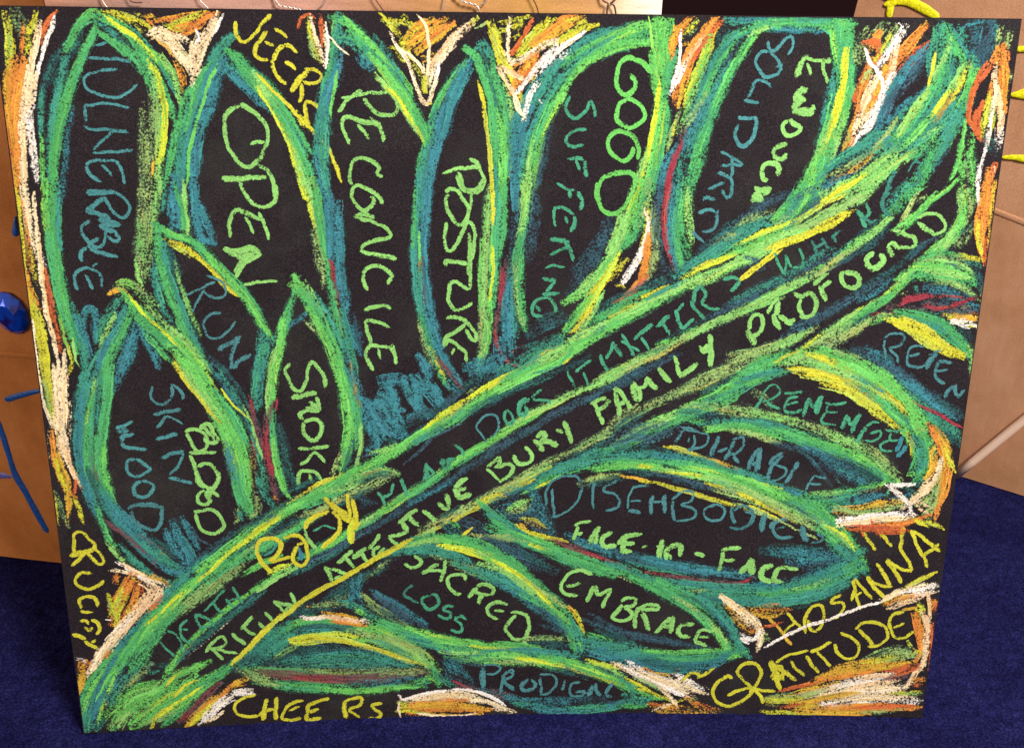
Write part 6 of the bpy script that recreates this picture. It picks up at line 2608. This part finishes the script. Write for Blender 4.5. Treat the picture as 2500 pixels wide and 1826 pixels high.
n 80 40 622 265 645 272
@background_scribble|white line with orange, gold and cream strokes in the lower right corner
w 43 100 616 192 651 214 685 235 720 253 761 267 796 284 836 302 876 316
y 65 88 885 316 915 341 948 365 976 385 995 395
c 92 95 888 323 921 344 955 358 990 365
w 67 98 927 344 962 352 1002 359
p 67 90 901 310 934 331 975 338 1004 346
w 66 95 984 362 1008 366
o 79 70 895 313 929 327 964 335
p 67 90 902 300 936 317 971 328
w 55 70 963 338 992 346 1010 346
y 92 85 966 318 980 298 977 278
y 79 85 962 298 981 291
k 105 90 958 284 972 271 981 244
o 106 90 968 278 978 244 985 210
p 50 95 986 345 994 312 1001 278
p 92 95 985 285 998 251 1002 217
o 65 85 995 325 1008 319 1004 299
O 65 80 1008 319 1009 285
O 66 85 1009 258 1014 217 1013 176
p 93 95 998 251 1000 210 1002 169
o 80 88 984 216 988 182 982 161
c 56 90 998 203 1002 169 1000 141
p 68 95 1001 175 996 147 983 126 974 105 964 83
O 53 70 1013 176 1015 141
k 80 70 969 195 982 182
y 46 80 954 216 963 195
L 120 60 858 151 892 173 927 187 964 188
L 107 60 823 136 870 158 917 173 957 188
k 134 80 752 106 799 129 847 144 895 152 937 160
y 93 75 858 151 911 166 959 174 982 182
L 107 70 918 159 953 174 983 175
k 107 85 759 100 818 122 878 137 932 146 974 154
O 54 90 663 69 705 84 748 92
o 81 85 729 92 777 107 831 115 885 130
O 107 80 915 131 951 139 980 150
O 67 80 924 110 964 132 988 140
w 135 90 767 78 815 94 864 102 917 117
c 122 90 714 56 756 71 804 86
p 94 80 851 108 893 117 935 118
m 80 50 894 102 936 111 966 118
k 95 80 695 63 743 78 791 93
L 95 75 634 47 677 55 720 56 762 71
y 82 80 628 40 672 41 715 49
c 163 85 746 42 806 65 866 80 926 89
c 162 85 789 50 849 66 910 74 963 90
p 69 85 835 80 889 95 943 104
k 82 85 685 34 740 42 794 57 849 66
y 67 80 941 68 972 69 1001 77
L 54 70 953 68 1002 70
o 94 90 980 105 1009 113
O 54 80 975 90 1005 95
w 122 80 754 28 815 36 876 45 937 47
c 122 80 808 43 869 55 930 54 986 55
w 121 60 925 46 968 47 1005 49
n 82 60 629 33 667 26
O 55 85 673 23 710 31
k 82 80 711 20 748 28 785 21
o 109 88 767 21 828 26 890 31 951 33
o 95 88 799 14 860 23 921 25 1001 31
O 68 85 841 22 902 31 988 34
y 69 85 624 11 668 8 719 5 769 3 812 4
k 96 85 705 12 768 10 830 11 891 16
L 54 70 946 25 971 26
L 54 50 861 12 910 17 947 18
p 34 80 1017 20 1016 6
k 68 50 773 86 820 108
@stem|yellow contour line along the lower edge of the stem
y 59 97 -234 480 -293 446 -329 424 -364 402 -406 377 -448 355 -490 327 -527 295 -570 263 -601 230 -626 204
y 64 97 -520 308 -557 276 -588 243 -613 217 -638 191 -657 172
y 39 80 -564 262 -595 233 -620 204
"""
def unpack():
    groups = []; cur = None
    for ln in STROKES.strip().split('\n'):
        if ln[0] == '@':
            nm, lab = ln[1:].split('|'); cur = (nm, lab, []); groups.append(cur)
        else: cur[2].append(ln.split(' '))
    parent = board; made = []
    for nm, lab, rows in groups:
        L = Layer()
        for r_ in rows:
            fill = r_[0] == 'F'
            if fill: r_ = r_[1:]
            soft = 1.0 if r_[2].endswith('s') else 0.0; cov = int(r_[2].rstrip('s'))/100; w = int(r_[1])*1e-4
            if fill: ang, gap = float(r_[3]), int(r_[4])*1e-4; pt = r_[5:]
            else: pt = r_[3:]
            v = [int(t) for t in pt]; pts = [(v[i]*5e-4, v[i+1]*5e-4) for i in range(0, len(v), 2)]
            if fill: hatch(L, r_[0], w, cov, soft, ang, gap, pts)
            else: stroke(L, r_[0], w, cov, soft, pts, nm.endswith('lettering'))
        if nm[0] == '+': build_layer(nm[1:], lab, L, parent if parent else board)
        else:
            o = build_layer(nm, lab, L, board); parent = o if nm in ('leaf', 'stem') else None
unpack()
# ------------------------------------------------------------------ things behind the board
def frame(P0, e, lean=0.0):
    # local x along the face, y up the face, z out of it towards the viewer
    ex = Vector((e[0], e[1], 0)).normalized(); n = Vector((ex.y, -ex.x, 0)); up = Vector((0, 0, 1))
    if lean: up = (up*math.cos(lean) - n*math.sin(lean)); n = ex.cross(up)
    m = Matrix((ex, up, n)).transposed().to_4x4(); m.translation = Vector(P0); return m
def thing_at(name, m, label, cat, group=None):
    o = empty(name); o.matrix_world = m; return tag(o, label, cat, group)
def slab(name, poly, z0, z1, m, parent, bev=0.0):
    b_ = bmesh.new(); f = b_.faces.new([b_.verts.new((x, y, z1)) for x, y in poly]); f.normal_update()
    if f.normal.z < 0: f.normal_flip()
    r_ = bmesh.ops.extrude_face_region(b_, geom=[f]); vs_ = [v for v in r_['geom'] if isinstance(v, bmesh.types.BMVert)]
    for v in vs_: v.co.z = z0
    bmesh.ops.recalc_face_normals(b_, faces=b_.faces)
    if bev: bmesh.ops.bevel(b_, geom=b_.edges[:], offset=bev, segments=2, affect='EDGES')
    me = bpy.data.meshes.new(name); b_.to_mesh(me); b_.free(); me.materials.append(m)
    o = bpy.data.objects.new(name, me); col.objects.link(o); o.parent = parent; return o
def cardboard(name, c0_, c1_, c2_):
    m = mat(name, c1_, 0.75, 0.25); g = G(m); P = coords(g)
    fl_ = g.noise(g.mapping(P, (120, 14, 14)), 1.0, 4, 0.7); bl = g.noise(P, 7, 4, 0.6); fi = g.noise(P, 700, 2, 0.6)
    c = g.ramp(bl, [(0.32, c0_), (0.5, c1_), (0.7, c2_)])
    c = g.mix(0.35, c, g.ramp(fl_, [(0.3, (0.78, 0.76, 0.74)), (0.7, (1.1, 1.08, 1.06))]), 'MULTIPLY')
    c = g.mix(0.8, c, g.ramp(fi, [(0.36, (0.74, 0.72, 0.70)), (0.64, (1.14, 1.14, 1.14))]), 'MULTIPLY')
    g.link(c, g.bsdf.inputs['Base Color']); g.bump(fl_, 0.15, 0.001); return m
card_l = cardboard('cardboard_orange', lin(178, 108, 52), lin(206, 132, 70), lin(222, 150, 92))
card_r = cardboard('cardboard_tan', lin(182, 130, 92), lin(200, 148, 112), lin(214, 164, 130))
def paint(name, rgb, rough=0.35):
    m = mat(name, lin(*rgb), rough, 0.5); g = G(m); P = coords(g); n = g.noise(P, 240, 3, 0.6)
    g.link(g.mix(1.0, lin(*rgb), g.ramp(n, [(0.3, (0.6, 0.65, 0.75)), (0.65, (1.2, 1.2, 1.15))]), 'MULTIPLY'), g.bsdf.inputs['Base Color'])
    g.bump(n, 0.5, 0.002); return m
blue_p = paint('blue_paint', (40, 92, 176)); lav_p = paint('lavender_paint', (120, 116, 196)); yel_p = paint('yellow_paint', (252, 244, 20), 0.6)
def bead(name, pts, widths, m, parent, h=0.0018):
    # a squeezed bead of thick paint: half-round section following a path on the local face
    P_ = catmull(pts, 0.003); n = len(P_); t = np.linspace(0, len(widths)-1, n); w = np.interp(t, range(len(widths)), widths)
    T = np.gradient(P_, axis=0); T /= np.maximum(np.linalg.norm(T, axis=1, keepdims=True), 1e-9)
    r = np.random.default_rng(len(pts)*7+n); w = w*(1+0.1*r.standard_normal(n).cumsum()/max(1, n**0.5))
    vs_, fs_ = [], []; K_ = 7
    for i in range(n):
        e_ = math.sin(min(1, (i+0.6)/2.5)*1.57)*math.sin(min(1, (n-i-0.4)/2.5)*1.57)
        for k in range(K_):
            a_ = math.pi*k/(K_-1); o_ = math.cos(a_)*w[i]*0.5*e_
            vs_.append((P_[i][0]-T[i][1]*o_, P_[i][1]+T[i][0]*o_, -0.0004+math.sin(a_)*h*e_+0.0003*r.random()))
    for i in range(n-1):
        for k in range(K_-1):
            a_ = i*K_+k; fs_.append((a_, a_+1, a_+K_+1, a_+K_))
    return mesh(name, vs_, fs_, m, parent, True)

# left box
LB = thing_at('cardboard_box', frame((-0.70, 0.3295, 0.0), (0.984, -0.176)), 'orange-brown cardboard box with blue paint marks, behind the left edge of the board', 'box')
xr = [(0.1963, 0.7818)][0][0]
cz = [(0.0744, 0.3430)][0][1]
slab('lower_panel', [(-0.5, 0.001), (-0.06, 0.001), (-0.03, 0.0005), (0.0, 0.0), (xr, 0.0), (xr, cz), (-0.5, cz)], -0.004, 0, card_l, LB, 0.0008)
slab('upper_panel', [(-0.5, cz+0.0004), (xr, cz+0.0004), (xr, 0.86), (-0.5, 0.86)], -0.005, -0.0012, card_l, LB, 0.0008)
# the fold between the panels: a soft ridge

sd = slab('side_panel', [(-0.35, 0.0), (0.0, 0.0), (0.0, 0.855), (-0.35, 0.855)], -0.004, 0, card_l, LB)
sd.matrix_local = Matrix.Translation((xr, 0, -0.008)) @ Matrix.Rotation(R(-90), 4, 'Y')
bead('fold', [(-0.45, cz), (-0.2, cz), (0.0, cz), (xr-0.01, cz)], [0.009]*4, card_l, LB, 0.0016)
pm = bead('paint_mark', [(0.1066, 0.5349), (0.1035, 0.5238), (0.0994, 0.5089)], [0.0021, 0.0057, 0.0104], blue_p, LB, 0.0022)
pm = bead('paint_mark', [(0.0302, 0.2726), (0.0483, 0.2800), (0.0674, 0.2868), (0.0862, 0.2929)], [0.0094, 0.0083, 0.0083, 0.0073], blue_p, LB)
pm = bead('paint_mark', [(0.0124, 0.2428), (0.0133, 0.2169), (0.0146, 0.1872), (0.0168, 0.1522), (0.0255, 0.1233), (0.0355, 0.0848), (0.0440, 0.0547)], [0.0062, 0.0104, 0.0088, 0.0125, 0.0104, 0.0109, 0.0088], blue_p, LB)
pm = bead('paint_mark', [(-0.0261, 0.1454), (-0.0082, 0.1481), (0.0114, 0.1475)], [0.0104, 0.0125, 0.0052], lav_p, LB)
# gem glued to it: cut stone with a table, two rows of facets and a girdle
gem_m = mat('blue_gem', lin(20, 46, 190), 0.08, 0.9); g = G(gem_m); P = coords(g)
sp = g.node('ShaderNodeSeparateXYZ'); g.link(P, sp.inputs[0])
g.bsdf.inputs['Coat Weight'].default_value = 1.0; g.bsdf.inputs['Coat Roughness'].default_value = 0.03
g.bsdf.inputs['Metallic'].default_value = 0.35
gn = g.noise(P, 60, 2, 0.5); g.link(g.ramp(gn, [(0.4, lin(44, 26, 130)), (0.55, lin(10, 92, 255))]), g.bsdf.inputs['Base Color'])
GC = [(0.0702, 0.4046)][0]
gem = thing_at('gem', LB.matrix_world @ Matrix.Translation((GC[0], GC[1], 0.0005)) @ Matrix.Rotation(R(12), 4, 'Z'), 'oval faceted dark blue plastic gem stuck on the orange-brown box at the left', 'gem')
def ring(n, a_, b_, z, off): return [(a_*math.cos(6.28318*(k+off)/n), b_*math.sin(6.28318*(k+off)/n), z) for k in range(n)]
na = 12; gv = ring(na, 0.0235, 0.0295, 0, 0)+ring(na, 0.0235, 0.0295, 0.003, 0)+ring(na, 0.0185, 0.0235, 0.0085, .5)+ring(na, 0.0115, 0.015, 0.0125, 0)
gf = [tuple(range(na-1, -1, -1))]
for k in range(na):
    k1 = (k+1) % na; gf.append((k, k1, na+k1, na+k))
    gf.append((na+k, na+k1, 2*na+k)); gf.append((na+k1, 2*na+k1, 2*na+k))
    gf.append((2*na+k, 2*na+k1, 3*na+k1)); gf.append((2*na+k, 3*na+k1, 3*na+k))
mesh('crown', gv, gf, gem_m, gem)
mesh('table', ring(na, 0.0114, 0.0149, 0.01255, 0), [tuple(range(na))], gem_m, gem)

# right box
RB = thing_at('cardboard_box', frame((0.789, 0.53, 0.0), (0.804, -0.595)), 'tan cardboard box with yellow paint rays, standing behind the right edge of the board', 'box')
q0, q1 = [(-0.3042, 0.7435), (-0.3059, 0.7197)]
c0_, c1_ = [(-0.0455, 0.4628), (-0.0035, 0.4541)]
sl = (c1_[1]-c0_[1])/(c1_[0]-c0_[0]); cy = lambda x: c0_[1]+sl*(x-c0_[0])
dx = (q0[0]-q1[0])/(q0[1]-q1[1]); lx = lambda y: q1[0]+dx*(y-q1[1])
xl = lx(cy(0)-0.02)
slab('lower_panel', [(xl, 0.0), (0.5, 0.0), (0.5, cy(0.5)-0.001), (xl, cy(xl)-0.001)], -0.004, 0, card_r, RB, 0.0008)
up_ = slab('upper_panel', [(xl, cy(xl)+0.001), (0.5, cy(0.5)+0.001), (0.5, 1.02), (lx(1.02), 1.02)], -0.006, -0.0025, card_r, RB, 0.0006)
lip = [(c0_[0]-0.1+i*0.02, cy(c0_[0]-0.1+i*0.02)) for i in range(31)]
bead('fold', [lip[0], lip[10], lip[20], lip[30]], [0.010]*4, card_r, RB, 0.0016)
sd2 = slab('side_panel', [(-0.3, 0.0), (0.0, 0.0), (0.0, cy(xl)), (-0.3, cy(xl))], -0.004, 0, card_r, RB)
sd2.matrix_local = Matrix.Translation((xl+0.004, 0, -0.008)) @ Matrix.Rotation(R(-90), 4, 'Y')
def ybead(pts, w):
    o = bead('paint_mark', pts, [q*.68 for q in w], yel_p, RB, 0.0014); o.location.z = 0.0; return o
for pts_, w_ in (([(-0.2746, 0.7542), (-0.2494, 0.7483), (-0.2351, 0.7484), (-0.2125, 0.7413), (-0.1855, 0.7290)], [0.010, 0.018, 0.018, 0.017, 0.014]),
                 ([(-0.2670, 0.7398), (-0.2522, 0.7446), (-0.2414, 0.7501), (-0.2276, 0.7581)], [0.012, 0.014, 0.013, 0.012]),
                 ([(-0.2570, 0.7442), (-0.2568, 0.7338), (-0.2563, 0.7221)], [0.016, 0.014, 0.013]),
                 ([(-0.0731, 0.6971), (-0.0628, 0.6994), (-0.0424, 0.7028)], [0.012, 0.013, 0.013]),
                 ([(-0.0676, 0.6347), (-0.0574, 0.6361), (-0.0481, 0.6385), (-0.0276, 0.6430)], [0.006, 0.014, 0.024, 0.016]),
                 ([(-0.0564, 0.5444), (-0.0406, 0.5471), (-0.0262, 0.5478), (0.0007, 0.5506)], [0.008, 0.012, 0.019, 0.019])):
    ybead(pts_, w_)
# pale stick leaning on the right box
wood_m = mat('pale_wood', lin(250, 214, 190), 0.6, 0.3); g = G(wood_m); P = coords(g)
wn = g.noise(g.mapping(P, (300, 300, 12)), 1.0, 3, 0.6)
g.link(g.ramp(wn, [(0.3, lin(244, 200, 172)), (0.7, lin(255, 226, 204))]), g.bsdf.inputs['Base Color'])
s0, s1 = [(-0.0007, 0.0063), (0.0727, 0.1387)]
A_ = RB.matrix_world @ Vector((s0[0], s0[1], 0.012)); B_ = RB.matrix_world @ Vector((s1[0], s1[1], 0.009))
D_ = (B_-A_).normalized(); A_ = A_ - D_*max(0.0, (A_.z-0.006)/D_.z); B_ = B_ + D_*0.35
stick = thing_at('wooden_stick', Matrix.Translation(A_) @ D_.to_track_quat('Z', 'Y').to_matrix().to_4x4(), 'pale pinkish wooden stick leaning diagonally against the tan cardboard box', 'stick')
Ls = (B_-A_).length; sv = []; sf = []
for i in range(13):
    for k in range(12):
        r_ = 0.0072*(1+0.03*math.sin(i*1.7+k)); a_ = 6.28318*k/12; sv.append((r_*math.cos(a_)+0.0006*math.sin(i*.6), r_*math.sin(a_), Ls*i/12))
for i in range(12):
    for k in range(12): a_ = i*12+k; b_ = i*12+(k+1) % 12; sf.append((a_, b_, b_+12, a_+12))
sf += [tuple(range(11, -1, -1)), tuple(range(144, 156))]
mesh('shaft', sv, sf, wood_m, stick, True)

# painted panel with wire netting, behind the top edge
WP = thing_at('painted_panel', frame((0, 0.186, 0), (1, 0)), 'brown and cream painted panel with wire, behind the top of the board', 'art panel')
wm = mat('painted_canvas', lin(160, 120, 90), 0.7, 0.3); g = G(wm); P = coords(g)
sp = g.node('ShaderNodeSeparateXYZ'); g.link(P, sp.inputs[0])
wl = [(-0.4635, 0.7966)][0][0]; wr = [(0.1457, 0.7985)][0][0]
bn = g.noise(P, 12, 4, 0.6); fx = g.math('DIVIDE', g.math('SUBTRACT', sp.outputs[0], wl), wr-wl)
fx = g.math('ADD', fx, g.math('MULTIPLY', g.math('SUBTRACT', bn, 0.5), 0.10))
c = g.ramp(fx, [(0.0, lin(190, 140, 116)), (0.12, lin(184, 148, 136)), (0.42, lin(196, 152, 136)), (0.6, lin(188, 140, 96)), (0.8, lin(196, 150, 84)), (0.895, lin(196, 150, 100)), (0.93, lin(236, 212, 178)), (0.985, lin(255, 250, 240))])
sn = g.noise(g.mapping(P, (9, 60, 1)), 1.0, 4, 0.65); ff = g.noise(P, 500, 2, 0.6)
c = g.mix(0.9, c, g.ramp(sn, [(0.3, (0.72, 0.68, 0.64)), (0.65, (1.1, 1.08, 1.06))]), 'MULTIPLY')
c = g.mix(0.9, c, g.ramp(ff, [(0.3, (0.84, 0.8, 0.8)), (0.7, (1.1, 1.1, 1.1))]), 'MULTIPLY')
g.link(c, g.bsdf.inputs['Base Color']); g.bump(sn, 0.3, 0.002)
slab('canvas', [(wl, 0.0), (wr, 0.0), (wr, 0.93), (wl, 0.93)], -0.015, 0, wm, WP, 0.0012)
wire_m = mat('wire', lin(214, 196, 188), 0.35, 0.5); wire_m.node_tree.nodes['Principled BSDF'].inputs['Metallic'].default_value = 0.7
dwire_m = mat('rusty_wire', lin(96, 66, 56), 0.5, 0.5); dwire_m.node_tree.nodes['Principled BSDF'].inputs['Metallic'].default_value = 0.5
def wire(pts, m, r=0.0006, twist=False):
    P_ = catmull(pts, 0.002); n = len(P_); v, f = [], []
    for s_ in ((0,) if not twist else (0, 1)):
        b0 = len(v)
        for i in range(n):
            T = P_[min(n-1, i+1)]-P_[max(0, i-1)]; T = T/max(1e-9, np.linalg.norm(T)); a = i*1.0+s_*math.pi
            o = (math.cos(a)*r*1.1, math.sin(a)*r*1.1) if twist else (0, 0)
            for k in range(6):
                q = 6.28318*k/6; lx_ = r*math.cos(q)+o[0]; lz_ = r*math.sin(q)+o[1]
                v.append((P_[i][0]-T[1]*lx_, P_[i][1]+T[0]*lx_, 0.004+lz_+0.001*math.sin(i*.2)))
        for i in range(n-1):
            for k in range(6): a_ = b0+i*6+k; c_ = b0+i*6+(k+1) % 6; f.append((a_, c_, c_+6, a_+6))
    return mesh('wire', v, f, m, WP, True)
for pts_, m_, r_, tw in (([(-0.2394, 0.8105), (-0.2374, 0.8014), (-0.2342, 0.7976), (-0.2279, 0.7962), (-0.2216, 0.7951), (-0.2137, 0.7933), (-0.2054, 0.7911)], wire_m, .0006, True), ([(-0.1843, 0.8112), (-0.1893, 0.8020), (-0.1941, 0.7974), (-0.1984, 0.7939)], wire_m, .0007, False),
        ([(-0.1446, 0.8117), (-0.1390, 0.8026), (-0.1360, 0.7985), (-0.1322, 0.7927)], dwire_m, .0006, False), ([(-0.0701, 0.8127), (-0.0719, 0.8035), (-0.0732, 0.7966), (-0.0769, 0.7930)], wire_m, .0007, False),
        ([(-0.0641, 0.8112), (-0.0548, 0.8037), (-0.0479, 0.8019), (-0.0406, 0.7993), (-0.0369, 0.7924)], wire_m, .0006, True), ([(-0.0370, 0.8005), (-0.0337, 0.8013), (-0.0309, 0.8040), (-0.0281, 0.8117)], wire_m, .0008, False),
        ([(0.0109, 0.8137), (0.0164, 0.8046), (0.0190, 0.7997), (0.0217, 0.7915)], dwire_m, .0006, False), ([(0.0818, 0.8131), (0.0856, 0.8055), (0.0902, 0.8033), (0.0898, 0.7978), (0.0898, 0.7908)], dwire_m, .0009, False),
        ([(0.1007, 0.8134), (0.0963, 0.8057), (0.0927, 0.8033), (0.0966, 0.8010), (0.0993, 0.7917)], dwire_m, .0009, False), ([(-0.4071, 0.8068), (-0.4048, 0.7993), (-0.4034, 0.7962), (-0.4012, 0.7929)], wire_m, .0007, False),
        ([(-0.3143, 0.8080), (-0.3105, 0.8005), (-0.3066, 0.7967), (-0.3021, 0.7914)], wire_m, .0006, False), ([(-0.3816, 0.8063), (-0.3780, 0.7996), (-0.3730, 0.7981), (-0.3671, 0.7982)], dwire_m, .0006, False)):
    wire(pts_, m_, r_, tw)
